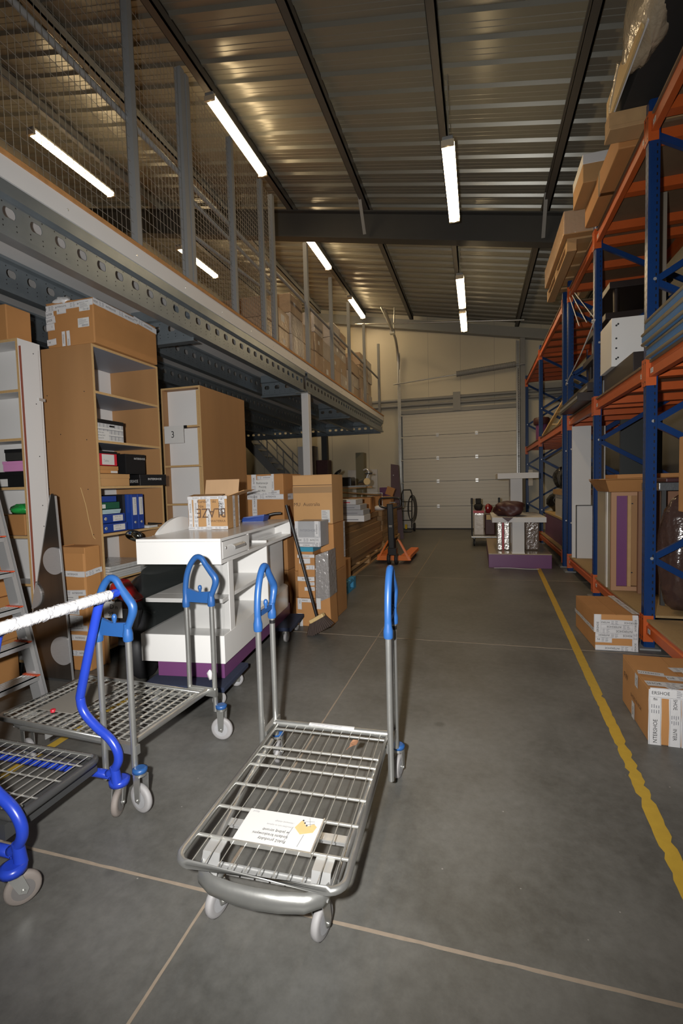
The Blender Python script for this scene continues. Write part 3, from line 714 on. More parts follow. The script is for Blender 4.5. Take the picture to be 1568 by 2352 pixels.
solo('cord', 'thin white cord tied between two blue rack posts', 'cord', MB().tube(cord, .007, 6).tube([(1.19, 7.145, 2.6), (1.185, 7.2, 2.62), (1.19, 7.25, 2.6)], .008, 6).tube([(1.185, 5.58, 2.95), (1.18, 5.65, 2.97), (1.185, 5.68, 2.95)], .008, 6), TAPE)
for k, dx in enumerate((0, .06, .12)):
    solo('cord', 'loose pale strap hanging under the top orange beam, %s of three' % ('first', 'second', 'third')[k], 'strap', MB().tube([(1.21+dx*.3, 7.12-dx*1.2, 3.74), (1.23+dx, 6.6-dx*2, 3.2)], .006, 5), TAPE, group='loose straps under the top beam')
# bottom shelf, bay over the cartons: display cabinet with purple strip
ct = Thing('display_cabinet', 'tall cream display cabinet with purple strip and pale frame on the bottom rack shelf', 'cabinet', (1.5, 5.2, ZB))
ct.part('side_panel', MB().box(1.205, 1.235, 5.0, 5.5, ZB, 1.165), mat('cream_panel', (.42, .36, .26), .4), world=True)
ct.part('corner_post', MB().box(1.200, 1.228, 5.10, 5.16, ZB, 1.165), WHITE, world=True)
ct.part('frame', MB().box(1.205, 1.25, 4.97, 5.0, ZB, 1.165).box(1.25, 2.0, 4.97, 5.0, ZB, ZB+.04).box(1.25, 2.0, 4.97, 5.0, 1.13, 1.165), mat('raw_edge', (.40, .22, .12), .6), world=True)
ct.part('purple_strip', MB().box(1.25, 1.345, 5.0, 5.03, ZB+.04, 1.13), PURPLE, world=True)
ct.part('frame_bar', MB().box(1.345, 1.375, 4.98, 5.0, ZB+.04, 1.13), WOOD, world=True)
ct.part('back_panel', MB().box(1.375, 2.0, 5.02, 5.04, ZB+.04, 1.13), BROWNB, world=True)
ct.part('hinge', MB().box(1.36, 1.39, 4.985, 4.99, 1.05, 1.06).box(1.36, 1.39, 4.985, 4.99, .4, .41), INK, world=True)
cs = Thing('carton', 'shallow open carton lying on top of the cream display cabinet', 'box', (1.5, 5.2, 1.166))
cs.part('body', MB().add([(1.14, 4.9, 1.28), (2.0, 4.9, 1.28), (2.0, 5.5, 1.3), (1.12, 5.5, 1.28), (1.19, 4.98, 1.168), (1.98, 4.98, 1.168), (1.98, 5.45, 1.168), (1.19, 5.45, 1.168)], [(4, 5, 6, 7), (0, 1, 5, 4), (1, 2, 6, 5), (2, 3, 7, 6), (3, 0, 4, 7)]), CARD, world=True)
cs.part('flap', MB().box(1.08, 1.98, 4.88, 5.3, 1.285, 1.292), CARD, world=True)
solo('folded_carton', 'flattened brown carton on top of the shallow open carton', 'cardboard', MB().box(1.25, 1.98, 4.95, 5.4, 1.294, 1.33), CARD, bevel=.003)
# wrapped goods in the bay nearest the camera
wrp = MB().blob((1.56, 4.24, .66), (.20, .11, .50), 0, 22, .1, 5)
solo('wrapped_bundle', 'dark bundle in shiny film with white loop print on the bottom rack shelf', 'bundle', wrp, mat('dark_film', (.06, .035, .03), .15, bump=.8, scale=16, bscale=16, spec=.8))
solo('hardboard_sheet', 'large reddish brown board leaning behind the dark film bundle', 'board', MB().box(1.4, 2.05, 4.86, 4.90, ZB, 1.17), mat('red_brown_board', (.23, .115, .065), .6, var=.1, scale=4))
solo('tyre', 'black tyre lying on the bottom rack shelf at the picture edge', 'tyre', MB().tube([(1.78+.0*math.cos(a), 3.60+.24*math.cos(a), ZB+.30+.24*math.sin(a)) for a in [2*PI*i/28 for i in range(28)]], .06, 10, closed=True), TYRE)
solo('glass_pane', 'flat silver foil wrapped sheet stack lying on the carton top near the right edge', 'sheets', MB().box(1.42, 2.0, 4.42, 4.86, 1.185, 1.25), mat('foil_wrap', (.2, .21, .22), .25, .5, bump=.5, scale=30, bscale=30), bevel=.004)
solo('wooden_tray', 'dark red tray lying on the silver foil sheets near the right edge', 'tray', MB().box(1.46, 2.0, 4.4, 4.8, 1.252, 1.29), MAROON, bevel=.01)
sb = Thing('shelf_stand', 'dark steel stand holding the foil sheets behind the blue post', 'stand', (1.7, 4.6, ZB))
for xx in (1.46, 1.98):
    for yy in (4.45, 4.82): sb.part('leg', MB().box(xx-.015, xx+.015, yy-.015, yy+.015, ZB, 1.184), STEEL_D, world=True)
carton('upright brown carton with taped ends cut off by the right picture edge', (1.30, 3.0, 1.1), (.42, .2, .42), 0, tapes=[('f', (0, .05), (.3, .05), .03), ('f', (0, .97), (.3, .97), .03)], flaps=False)
st = Thing('crate', 'dark crate carrying the upright carton at the right picture edge', 'crate', (1.42, 3.0, ZB)); st.part('body', MB().box(1.28, 1.6, 2.8, 3.15, ZB, 1.098), BLACKM, world=True, bevel=.006); st.part('lid', MB().box(1.27, 1.61, 2.79, 3.16, 1.06, 1.099), BLACK, world=True)
# tall grey panels in the next bay
for k, (x0, x1, y_, z1, mm, lb) in enumerate(((1.22, 1.45, 6.98, 2.0, WHITE_M, 'tall pale grey panel, widest of those standing on the bottom rack shelf'), (1.53, 1.60, 6.9, 1.98, WHITE_M, 'narrow pale grey strip standing behind the blue post'), (1.255, 1.50, 6.92, .95, WHITE_M, 'shorter pale grey door leaning in front of the tall grey panel'))):
    t = Thing('panel', lb, 'panel', ((x0+x1)/2, y_, ZB)); t.part('board', MB().box(x0, x1, y_, y_+.03, ZB, z1), mm, world=True, bevel=.002)
    if k == 2: t.part('dark_edge', MB().box(x0, x1, y_-.003, y_-.0, z1-.012, z1).box(x0, x0+.012, y_-.003, y_, ZB, z1), STEEL_D, world=True)
for k, (z0, z1) in enumerate(((1.385, 1.565), (1.175, 1.36))):
    solo('paper_sheet', 'white sheet clipped beside the blue rack post, %s of two' % ('upper', 'lower')[k], 'sign', MB().box(1.262, 1.36, 7.170, 7.175, z0, z1), PAPER, group='white sheets on the rack')
    solo('paper_sheet', 'small white sheet on the farthest rack post, %s one' % ('upper', 'lower')[k], 'sign', MB().box(1.262, 1.37, 13.151, 13.155, z0-.02, z1), PAPER, group='white sheets on the far rack post')
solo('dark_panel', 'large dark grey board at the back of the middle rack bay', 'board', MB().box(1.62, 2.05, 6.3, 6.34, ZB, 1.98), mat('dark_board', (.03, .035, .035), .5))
# bay behind the display: bin bags and white cabinet
cb = Thing('cabinet', 'white low cabinet with wooden top on the rack behind the display', 'cabinet', (1.7, 8.4, ZB))
cb.part('body', MB().box(1.29, 1.9, 8.0, 8.9, ZB+.45, 1.05), WHITE_M, world=True); cb.part('top', MB().box(1.26, 1.92, 7.98, 8.95, 1.05, 1.13), WOOD, world=True)
pb = Thing('plinth', 'long dark purple plinth with pale top in the rack behind the display', 'plinth', (1.7, 8.9, ZB)); pb.part('body', MB().box(1.28, 1.95, 7.75, 10.1, ZB, ZB+.42), PURPLE, world=True); pb.part('top', MB().box(1.27, 1.96, 7.74, 10.12, ZB+.42, ZB+.45), CREAM, world=True)
for k, (x, y, z, r) in enumerate(((1.55, 9.86, .686, .24), (1.58, 9.26, .686, .24), (1.6, 9.80, 1.14, .22), (1.6, 9.3, 1.14, .22))):
    solo('bin_bag', 'shiny black bin bag in the rack, %s' % ('lower left', 'lower right', 'upper left', 'upper right')[k], 'bag', MB().blob((x, y, z+r*.8), (r, r, r), 0, 18, .12, k+3), BAG, group='black bin bags in the rack')
# middle shelf of the far bays: drum and yellow folding timber
dr = Thing('drum', 'dark purple drum with black lid on the far middle rack shelf', 'drum', (1.36, 11.3, ZMID)); dr.part('body', MB().cyl((1.36, 11.3, ZMID), (1.36, 11.3, ZMID+.36), .12, 20), PURPLE, world=True); dr.part('lid', MB().lathe([(.16, 0), (.17, .03), (.17, .12), (.15, .15)], (1.36, 11.3, ZMID+.36), 'z', 20), MAROON, world=True)
yw = Thing('timber_stack', 'yellow wooden slats piled on the far middle rack shelf', 'frame', (1.5, 9.3, ZMID))
for k, (a, b) in enumerate((((1.26, 10.2, ZMID+.03), (1.35, 8.4, ZMID+.42)), ((1.42, 10.2, ZMID+.03), (1.5, 8.4, ZMID+.42)), ((1.27, 9.6, ZMID+.17), (1.5, 9.6, ZMID+.17)), ((1.3, 8.9, ZMID+.31), (1.5, 8.9, ZMID+.31)))): yw.part('slat', MB().bar(a, b, .05, .03), CREAM, world=True)
solo('paper_bundle', 'crumpled pale paper bundle on the far middle rack shelf', 'paper', MB().blob((1.42, 8.2, ZMID+.08), (.1, .3, .09), 0, 14, .2, 8), PAPER)
# pallets and goods on the top level
def pallet(t, x0, x1, y0, y1, z, M, along='x'):
    """Euro-style pallet: deck boards, nine blocks and three bottom boards, each board a part"""
    n = 5
    for k in range(n):
        a = y0+(y1-y0-.12)*k/(n-1)
        t.part('deck_board', MB().box(x0, x1, a, a+.12, z+.122, z+.144), M, world=True, bevel=.002)
    for xx in (x0, (x0+x1)/2-.05, x1-.1): t.part('stringer', MB().box(xx, xx+.1, y0, y1, z+.10, z+.122), M, world=True)
    for xx in (x0, (x0+x1)/2-.05, x1-.1):
        t.part('bottom_board', MB().box(xx, xx+.1, y0, y1, z, z+.022), M, world=True)
        for yy in (y0, (y0+y1)/2-.06, y1-.12): t.part('block', MB().box(xx, xx+.1, yy, yy+.12, z+.022, z+.10), M, world=True, bevel=.002)
tp = Thing('timber_bearer', 'heavy wooden bearer jutting out on top of the racking, nearest the camera', 'timber', (1.5, 4.15, ZTOP))
tp.part('block', MB().box(.97, 1.95, 4.13, 4.25, ZTOP+.03, ZTOP+.143), WOOD, world=True, bevel=.003); tp.part('board', MB().box(.97, 1.95, 4.10, 4.27, ZTOP, ZTOP+.029), WOOD, world=True, bevel=.003)
tp = Thing('timber_bearer', 'second wooden bearer carrying the film wrapped furniture, out of the picture', 'timber', (1.5, 2.9, ZTOP)); tp.part('block', MB().box(1.15, 1.95, 2.9, 3.02, ZTOP, ZTOP+.143), WOOD, world=True)
tp = Thing('pallet', 'wooden pallet under the flat carton on top of the racking', 'pallet', (1.5, 6.8, ZTOP)); pallet(tp, 1.0, 1.9, 6.05, 7.65, ZTOP, WOOD)
fc = Thing('carton', 'flat carton in clinging film on the pallet on top of the racking', 'box', (1.3, 6.75, ZTOP+.145)); fc.part('body', MB().box(.95, 1.62, 5.95, 7.5, ZTOP+.145, ZTOP+.40), CARD2, world=True, bevel=.01)
fc.part('stretch_film', MB().box(.947, 1.623, 5.947, 7.503, ZTOP+.15, ZTOP+.403), FILM, world=True, bevel=.012)
lc = Thing('carton', 'long narrow carton lying along the top orange beam', 'box', (1.2, 5.0, ZTOP)); lc.part('body', MB().box(1.09, 1.45, 4.35, 5.57, ZTOP, ZTOP+.2), CARD, world=True, bevel=.008); lc.part('packing_tape', MB().box(1.0885, 1.452, 4.95, 5.0, ZTOP, ZTOP+.202), FILMD, world=True)
sw = Thing('carton', 'small film wrapped carton with white band on top of the long carton', 'box', (1.2, 5.4, ZTOP+.2)); sw.part('body', MB().box(.98, 1.3, 5.1, 5.58, ZTOP+.203, ZTOP+.46), CARD2, world=True, bevel=.006); sw.part('white_band', MB().box(.978, 1.302, 5.097, 5.582, ZTOP+.37, ZTOP+.462), WHITE_M, world=True, bevel=.004)
# dark furniture under crumpled film on the nearest top pallet
df = Thing('wrapped_furniture', 'black furniture wrapped in crumpled clear film high on the nearest pallet', 'furniture', (1.4, 3.6, ZTOP+.145))
ZP = ZTOP+.145
df.part('lower_case', MB().box(1.06, 1.85, 2.9, 4.22, ZP, ZP+.34), BLACKM, world=True, bevel=.01)
df.part('upper_case', MB().box(1.16, 1.8, 2.9, 3.9, ZP+.31, ZP+.85), BLACKM, world=True, bevel=.01)
df.part('metal_edge', MB().box(1.02, 1.5, 3.085, 3.1, ZP+.1, ZP+.115), GREY_P, world=True)
df.part('pale_panel', MB().box(.985, 1.0, 3.45, 4.27, ZP, ZP+.16), CREAM, world=True)
df.part('white_panel', MB().box(1.002, 1.012, 3.4, 4.25, ZP, ZP+.14), WHITE_M, world=True)
df.part('stretch_film', MB().blob((1.07, 3.55, ZP+.22), (.12, .42, .26), 0, 40, .07, 11, False), FILMD, world=True)
df.part('film_neck', MB().tube(spline([(1.1, 3.35, ZP+.42), (1.08, 3.2, ZP+.55), (1.12, 3.1, ZP+.62), (1.3, 3.0, ZP+.6)], 5), [.16, .13, .1, .08, .06, .05, .05, .06, .08, .1, .12, .14, .15, .16, .16, .16], 12), FILMD, world=True)
df.part('film_tail', MB().tube(spline([(1.02, 3.95, ZP+.2), (1.0, 4.12, ZP+.08), (1.01, 4.24, ZP+.02)], 5), [.05, .045, .04, .035, .03, .03, .028, .025, .022, .02, .015], 8), FILMD, world=True)
# ------------------------------------------------------------------ platform trolleys
def caster(t, x, y, r, zt, yaw=0.0, collar=BLUE_H, tyre=RUBBERL, wd=.026, trail=.03, hubm=SILVERB, cr=1.0):
    """swivel castor: fork > wheel, hub, collar"""
    d = Vector((math.cos(yaw), math.sin(yaw), 0)); n = Vector((-d.y, d.x, 0)); c = Vector((x, y, r)) ; s_ = c - d*trail
    mb = MB()
    for k in (-1, 1):
        o = n*(wd/2+.006)*k
        poly = [c+o+Vector((0, 0, -.012))+d*.008, c+o-d*.012+Vector((0, 0, -.004)), Vector((s_.x, s_.y, zt-.012))+o-d*.016, Vector((s_.x, s_.y, zt-.012))+o+d*.022, c+o+d*.016+Vector((0, 0, .004))]
        q = [p+n*.0035*k for p in poly]; m_ = len(poly)
        mb.add(poly+q, [tuple(range(m_)), tuple(range(2*m_-1, m_-1, -1))]+[(i, (i+1) % m_, m_+(i+1) % m_, m_+i) for i in range(m_)])
    mb.cyl((s_.x, s_.y, zt-.014), (s_.x, s_.y, zt-.002), .026, 16)
    mb.cyl(c-n*(wd/2+.013), c+n*(wd/2+.013), .006, 10)
    f = t.part('castor', mb, GALV)
    M = Matrix.Translation(c) @ Matrix.Rotation(yaw, 4, 'Z')
    w_ = MB().lathe([(r*.6, -wd/2+.002), (r*.86, -wd/2+.001), (r*.97, -wd*.32), (r, 0), (r*.97, wd*.32), (r*.86, wd/2-.001), (r*.6, wd/2-.002)], (0, 0, 0), 'y', 28).xf(M)
    t.part('wheel', w_, tyre, parent=f)
    h_ = MB().lathe([(r*.62, -wd/2-.001), (r*.5, -wd/2+.004), (r*.2, -wd/2+.001), (r*.2, wd/2-.001), (r*.5, wd/2-.004), (r*.62, wd/2+.001)], (0, 0, 0), 'y', 20).xf(M)
    t.part('hub', h_, hubm, parent=f)
    t.part('collar', MB().lathe([(.02*cr, zt-.004), (.028*cr, zt-.002*cr), (.029*cr, zt+.012*cr), (.02*cr, zt+.016*cr)], (s_.x, s_.y, 0), 'z', 18), collar, parent=f)
    return s_
def handle(t, x, yi, yo, zi, zo, bridge=.745, bandz=None, r=.0125, tag=None):
    """galvanised pair of legs with a blue hand loop on top"""
    t.part('handle_leg', MB().tube([(x, yi, zi), (x, yi, .70)], r, 14), GALV)
    t.part('handle_leg', MB().tube([(x, yo, zo), (x, yo, .715)], r, 14), GALV)
    if bandz: t.part('black_band', MB().lathe([(r+.001, bandz), (r+.001, bandz+.016)], (x, yo, 0), 'z', 14), BLACK)
    c = (yi+yo)/2; k = (yo-yi)/.155
    pts = spline([(x, c+u*k, z) for u, z in ((-.0775, .735), (-.0775, .78), (-.066, .85), (-.04, .91), (-.005, .948), (.028, .946), (.052, .915), (.082, .878), (.106, .848), (.108, .82), (.094, .785), (.08, .755), (.0775, .735))], 6)
    n = len(pts); rs = [.0145+.003*max(0, math.sin(PI*(i/n-.5)*3)) if .5 < i/n < .83 else .0145 for i in range(n)]
    loop = t.part('hand_loop', MB().tube(pts, rs, 14), BLUE_H)
    for yy, z0 in ((yi, .686), (yo, .700)):
        t.part('sleeve', MB().lathe([(.0175, z0), (.0195, z0+.006), (.0195, z0+.03), (.0155, z0+.05), (.0145, z0+.07)], (x, yy, 0), 'z', 16), BLUE_H, parent=loop)
    mb = MB().prism([(yi, bridge), (yo, bridge), (yo, .775 if bridge < .73 else bridge+.02), (c, bridge+.018 if bridge > .73 else .768), (yi, .79 if bridge < .73 else bridge+.02)], x-.007, x+.007, lambda u, v, h: (h, u, v))
    t.part('bridge', mb, BLUE_H, parent=loop, bevel=.004)
    pz = bridge+.018 if bridge > .73 else .766
    t.part('coin_peg', MB().lathe([(.006, pz), (.007, pz+.01), (.0105, pz+.022), (.009, pz+.034), (.004, pz+.039)], (x, c+.012, 0), 'z', 12), BLUE_H, parent=loop)
def rounded(x0, x1, y0, y1, r, front=True, n=6):
    pts = []
    for cx, cy, a in ((x1-r, y0+r, -PI/2), (x1-r, y1-r, 0), (x0+r, y1-r, PI/2), (x0+r, y0+r, PI)):
        if not front and cy > (y0+y1)/2: pts.append((x1, y1) if cx > 0 else (x0, y1)); continue
        for i in range(n+1): pts.append((cx+r*math.cos(a+PI/2*i/n), cy+r*math.sin(a+PI/2*i/n)))
    return pts
def flat_trolley(label, loc, rz, zd, rods, wires, dense=False, placard=False, band=None, bridge=.745, rw=.05):
    t = Thing('platform_trolley', label, 'trolley', loc, rz)
    W, L_ = .252, .80
    t.part('deck_frame', MB().tube([(x, y, zd) for x, y in rounded(-W, W, 0, L_, .045, False)], .0115, 12, closed=True), GALV)
    for y in rods: t.part('cross_rod', MB().cyl((-W+.004, y, zd-.004), (W-.004, y, zd-.004), .0055, 10), CHROME)
    for x in wires: t.part('deck_wire', MB().tube([(x, .006, zd+.003), (x, L_-.012, zd+.003)], .0016, 6), CHROME)
    t.part('rear_bar', MB().cyl((-W-.01, L_+.004, zd+.006), (W+.01, L_+.004, zd+.006), .015, 14).cyl((-W, L_-.03, zd-.004), (W, L_-.03, zd-.004), .006, 8), GALV)
    # under-frame: bent carrying plates, bumper, raking side tubes
    for s_ in (-1, 1):
        xx = .172*s_
        pts = [(.13, zd-.008), (.07, zd-.012), (.055, zd-.045), (.045, zd-.062), (.035, zd-.064), (.035, zd-.068), (.048, zd-.067), (.06, zd-.049), (.074, zd-.016), (.13, zd-.012)]
        t.part('carrier_plate', MB().prism(pts, xx-.028, xx+.028, lambda u, v, h: (h, u, v)), ZINC)
        t.part('side_tube', MB().tube([(.205*s_, .10, zd-.06), (.228*s_, .42, zd-.03), (.24*s_, .70, zd-.02)], .011, 10), GALV)
        t.part('side_bracket', MB().box(min(s_*.262, s_*.284), max(s_*.262, s_*.284), .70, .86, zd-.02, zd+.018).lathe([(.013, 0), (.012, .012)], (s_*.262, .80, zd+.005), 'x', 8), GALV)
    bp = [(-.205, .15), (-.203, .07), (-.185, .03), (-.14, .008), (-.07, -.002), (0, -.005), (.07, -.002), (.14, .008), (.185, .03), (.203, .07), (.205, .15)]
    zl = [.030, .022, .012, .004, .0, -.002, .0, .004, .012, .022, .030]
    vs = []; fs = []; n = len(bp); zlo = zd-.095
    for (x, y), dz_ in zip(bp, zl): vs += [(x, y+.004, zd-.03), (x*1.03, y-.012, zd-.052), (x*1.02, y-.010, zlo+dz_+.012), (x*.96, y+.008, zlo+dz_)]
    for i in range(n-1): fs += [(4*i+k, 4*i+k+1, 4*i+k+5, 4*i+k+4) for k in range(3)]
    bo = t.part('bumper', MB().add(vs, fs, 0, True), GALV); so_ = bo.modifiers.new('solid', 'SOLIDIFY'); so_.thickness = .003
    pm = MB()
    for k in range(7): pm.box(-.165+.047*k, -.165+.047*k+.041, .055, .085, zd-.062, zd-.058)
    pm.box(-.17, .17, .085, .090, zd-.085, zd-.055); t.part('tread_plate', pm, ZINC)
    t.part('middle_plate', MB().box(-.215, .215, .235, .262, zd-.055, zd-.051).box(-.215, .215, .262, .266, zd-.085, zd-.051), ZINC)
    for s_ in (-1, 1):
        caster(t, .165*s_, .085, rw, zd-.09 if rw < .055 else zd-.075, yaw=R_(75), trail=.012, collar=GALV)
        so = caster(t, .285*s_, .875, rw, .135 if rw < .055 else .17, yaw=R_(80 if s_ > 0 else 100), trail=.0)
        handle(t, .28*s_, .69, .845, .10 if s_ > 0 else .17, .15, bridge, band)
    if placard:
        p = t.part('placard', MB().box(-.122, .128, .105, .246, zd+.006, zd+.010), PAPER, bevel=.001)
        t.part('placard_frame', MB().box(-.125, .130, .099, .105, zd-.001, zd+.011).box(.128, .132, .1, .25, zd-.001, zd+.010), CHROME, parent=p)
        mb = MB(); z = zd+.0106
        for k, (s_, sz, y0) in enumerate((('Połóż produkty', .0165, .1265), ('kodami kreskowymi', .0165, .1455), ('w jedną stronę', .0165, .1645))):
            mb.text(s_, (.042, y0+.004, z), (-1, 0, 0), (0, -1, 0), sz, 0, squeeze=.86)
        for s_, y0 in (('Umożliwi nam to szybszą', .190), ('i łatwiejszą obsługę', .208)): mb.text(s_, (.042, y0, z), (-1, 0, 0), (0, -1, 0), .009, 1, squeeze=.9)
        t.part('lettering', mb, [INK, INKG], parent=p)
        im = MB(); im.add([(.05, .19, z), (.075, .165, z), (.112, .18, z), (.118, .205, z), (.085, .235, z), (.062, .222, z)], [(0, 1, 2, 3, 4, 5)], 0)
        im.add([(.066, .225, z+.0004), (.086, .2, z+.0004), (.112, .222, z+.0004), (.09, .243, z+.0004)], [(0, 1, 2, 3)], 1)
        for a, b in (((.045, .19), (.036, .125)), ((.088, .165), (.083, .115)), ((.07, .22), (.105, .225)), ((.08, .208), (.108, .216)), ((.085, .238), (.098, .2))): im.bar((*a, z+.0008), (*b, z+.0008), .0012, .0004, 2)
        for q in ((.068, .224), (.076, .214), (.085, .204)): im.lathe([(.003, 0), (.003, .0003)], (*q, z+.0008), 'z', 8, 3)
        t.part('drawing', im, [CREAM, PAPER, INKG, INK], parent=p)
        t.part('maker_mark', MB().text('ifasol', (-.088, .237, z), (-1, 0, 0), (0, -1, 0), .011, 0), INKG, parent=p)
        sk = MB().add([(x, L_+.004+.0158*math.sin(a), zd+.006+.0158*math.cos(a)) for a in (-.9, -.3, .3) for x in (-.10, .105)], [(0, 2, 3, 1), (2, 4, 5, 3)], 0)
        for k in range(3):
            a = -.75+.25*k; sk.add([(x, L_+.004+.0164*math.sin(q), zd+.006+.0164*math.cos(q)) for q in (a, a+.09) for x in (-.09, .05)], [(0, 2, 3, 1)], 1)
        t.part('bar_sticker', sk, [PAPER, INKG])
    return t
tr1 = flat_trolley('empty galvanised platform trolley with white placard, alone in the middle of the aisle', (-.605, 1.126, 0), R_(1.9), .222,
                   (.118, .253, .377, .50, .565, .625), [-.201+.0421*k for k in range(11)], placard=True, band=.676)
lf = MB(); q = [(0, 0, 0), (.018, .012, .006), (.038, .016, .012), (.058, .008, .005), (.05, -.006, .010), (.03, -.012, .004), (.012, -.010, .008)]
lf.add(q+[(x, y, z+.0008) for x, y, z in q], [(0, 1, 2, 3, 4, 5, 6), (13, 12, 11, 10, 9, 8, 7)]+[(i, (i+1) % 7, 7+(i+1) % 7, 7+i) for i in range(7)])
lf.tube([(0, 0, .003), (-.02, -.004, .001)], .0012, 5)
solo('dry_leaf', 'curled dry brown leaf lying on the wires of the empty platform trolley', 'leaf', lf, LEAF, M=Matrix.Translation((-.515, 1.80, .2275)) @ Matrix.Rotation(R_(60), 4, 'Z'))
tr2 = flat_trolley('galvanised trolley with close wire grid and blue hand loops beside the white counter', (-2.175, 1.875, 0), R_(-93.5), .25,
                   [.02+.046*k for k in range(17)], [-.225+.0321*k for k in range(15)], bridge=.715, rw=.058)
solo('cardboard_sheet', 'flat grey card lying under the wire grid of the galvanised trolley at the left', 'cardboard', MB().box(-2.05, -1.84, 1.72, 2.02, .258, .262), mat('grey_card', (.24, .22, .19), .8))
solo('bottle_cap', 'small red cap lying on the wire grid of the galvanised trolley', 'cap', MB().lathe([(.012, 0), (.012, .012), (.009, .014)], (-1.955, 1.72, .2565), 'z', 12), REDC)
solo('torn_tape', 'scrap of torn white tape stuck to the leg of the galvanised trolley', 'tape', MB().blob((-1.341, 2.106, .335), (.014, .012, .03), 0, 10, .25, 4), TAPE)

# blue cart cut by the left edge
bt = Thing('platform_trolley', 'blue tubular trolley with a white taped push bar at the left edge', 'trolley', (-1.8, 1.3, 0))
prof = [(-1.379, .895), (-1.428, .872), (-1.452, .82), (-1.548, .51), (-1.558, .455), (-1.543, .405), (-1.49, .355), (-1.425, .312), (-1.392, .268), (-1.388, .225), (-1.41, .185)]
for y in (1.50, 1.085):
    bt.part('end_post', MB().tube(spline([(x, y, z) for x, z in prof], 6), .0175, 14).tube([(-1.41, y, .20), (-1.40, y, .13)], [.0175, .02], 14), BLUE_P, world=True)
    bt.part('base_rail', MB().tube(spline([(-1.405, y, .18), (-1.44, y, .163), (-1.50, y, .16), (-2.3, y, .16)], 4), .0175, 12), BLUE_P, world=True)
    caster(bt, -1.40-bt.M.translation.x, y-bt.M.translation.y, .052, .118, yaw=R_(-70 if y > 1.3 else 55), collar=BLUE_P, tyre=RUBBER, trail=.022, hubm=mat('hub_dark_%d' % int(y*100), (.16, .15, .145), .5), cr=1.4)
bar = bt.part('push_bar', MB().tube([(-1.379, 1.53, .897), (-1.379, 1.02, .897)], .0165, 14), BLUE_P, world=True)
tw = MB(); n = 110; rg = random.Random(3)
tw.tube([(-1.379, 1.49-.47*i/n, .897) for i in range(n+1)], [.0185+.0022*rg.random() for _ in range(n+1)], 14)
for k in range(150):
    y = 1.488-.465*rg.random(); a = rg.uniform(0, 2*PI); rr = .0215; b_ = a+rg.uniform(.25, .8); yy = y-rg.uniform(-.012, .012)
    p = [(-1.379+rr*math.cos(a+(b_-a)*j/4), y+(yy-y)*j/4, .897+rr*math.sin(a+(b_-a)*j/4)) for j in range(5)]
    tw.tube(p, .0007, 4, 1)
bt.part('taped_grip', tw, [TAPE, INKG], world=True)
bt.part('deck_frame', MB().tube([(x, y, .245) for x, y in rounded(-2.35, -1.452, 1.12, 1.465, .03)], .0145, 12, closed=True), mat('trolley_dark_rim', (.10, .10, .10), .35, .5), world=True)
for k in range(20): bt.part('deck_wire', MB().tube([(-1.48-.042*k, 1.125, .262), (-1.48-.042*k, 1.46, .262)], .0023, 6), CHROME, world=True)
for y in (1.20, 1.295, 1.39): bt.part('cross_rod', MB().tube([(-2.34, y, .257), (-1.455, y, .257)], .0035, 8), CHROME, world=True)
for y in (1.145, 1.445): bt.part('edge_rod', MB().tube([(-2.34, y, .266), (-1.46, y, .266)], .006, 8), GALV, world=True)
for x in (-1.5, -2.2): bt.part('cross_bearer', MB().box(x-.02, x+.02, 1.10, 1.485, .178, .231), STEEL_D, world=True)
for y in (1.1, 1.48): caster(bt, -2.25-bt.M.translation.x, y-bt.M.translation.y, .052, .118, yaw=R_(80), collar=BLUE_P, tyre=RUBBER, trail=.02); bt.part('stem', MB().cyl((-2.255, y-.02, .125), (-2.255, y-.02, .165), .018, 10), BLUE_P, world=True)
# ------------------------------------------------------------------ shelving at the left
def shelf_unit(label, x0, x1, y0, y1, ztop, zs, opening, side_m, back_m, under_m=None, thick=.018, edge=EDGE, z0=0.0):
    t = Thing('shelf_unit', label, 'shelf unit', ((x0+x1)/2, (y0+y1)/2, z0))
    k = thick
    if opening == '+x':
        for a, b in ((y0, y0+k), (y1-k, y1)):
            p = t.part('side_panel', MB().box(x0, x1-.002, a, b, z0, ztop), side_m, world=True)
            t.part('edge_band', MB().box(x1-.002, x1, a, b, z0, ztop), edge, parent=p, world=True)
        t.part('back_panel', MB().box(x0, x0+.006, y0+k, y1-k, z0, ztop-k), back_m, world=True)
        for z in list(zs)+[ztop]:
            mb = MB().box(x0+.006, x1-.004, y0+k, y1-k, z-k, z); mb.box(x1-.004, x1-.001, y0+k, y1-k, z-k, z, 1); mb.box(x0+.01, x1-.004, y0+k, y1-k, z-k-.0008, z-k, 2)
            t.part('top_panel' if z == ztop else 'shelf', mb, [side_m, edge, under_m or side_m], world=True)
    else:
        for a, b in ((x0, x0+k), (x1-k, x1)):
            p = t.part('side_panel', MB().box(a, b, y0+.002, y1, z0, ztop), side_m, world=True)
            t.part('edge_band', MB().box(a, b, y0, y0+.002, z0, ztop), edge, parent=p, world=True)
        t.part('back_panel', MB().box(x0+k, x1-k, y1-.006, y1, z0, ztop-k), back_m, world=True)
        for z in list(zs)+[ztop]:
            mb = MB().box(x0+k, x1-k, y0+.004, y1-.006, z-k, z); mb.box(x0+k, x1-k, y0+.001, y0+.004, z-k, z, 1); mb.box(x0+k, x1-k, y0+.004, y1-.01, z-k-.0008, z-k, 2)
            t.part('top_panel' if z == ztop else 'shelf', mb, [side_m, edge, under_m or side_m], world=True)
    return t
X1 = -2.688
bk = shelf_unit('tall brown hardboard shelf unit with binders and shoe boxes, open towards the aisle', -3.18, X1, 2.862, 3.602, 2.377, (2.04, 1.68, 1.338, .98, .633, .12), '+x', BROWNB, WHITE_M, BLUEGREY)
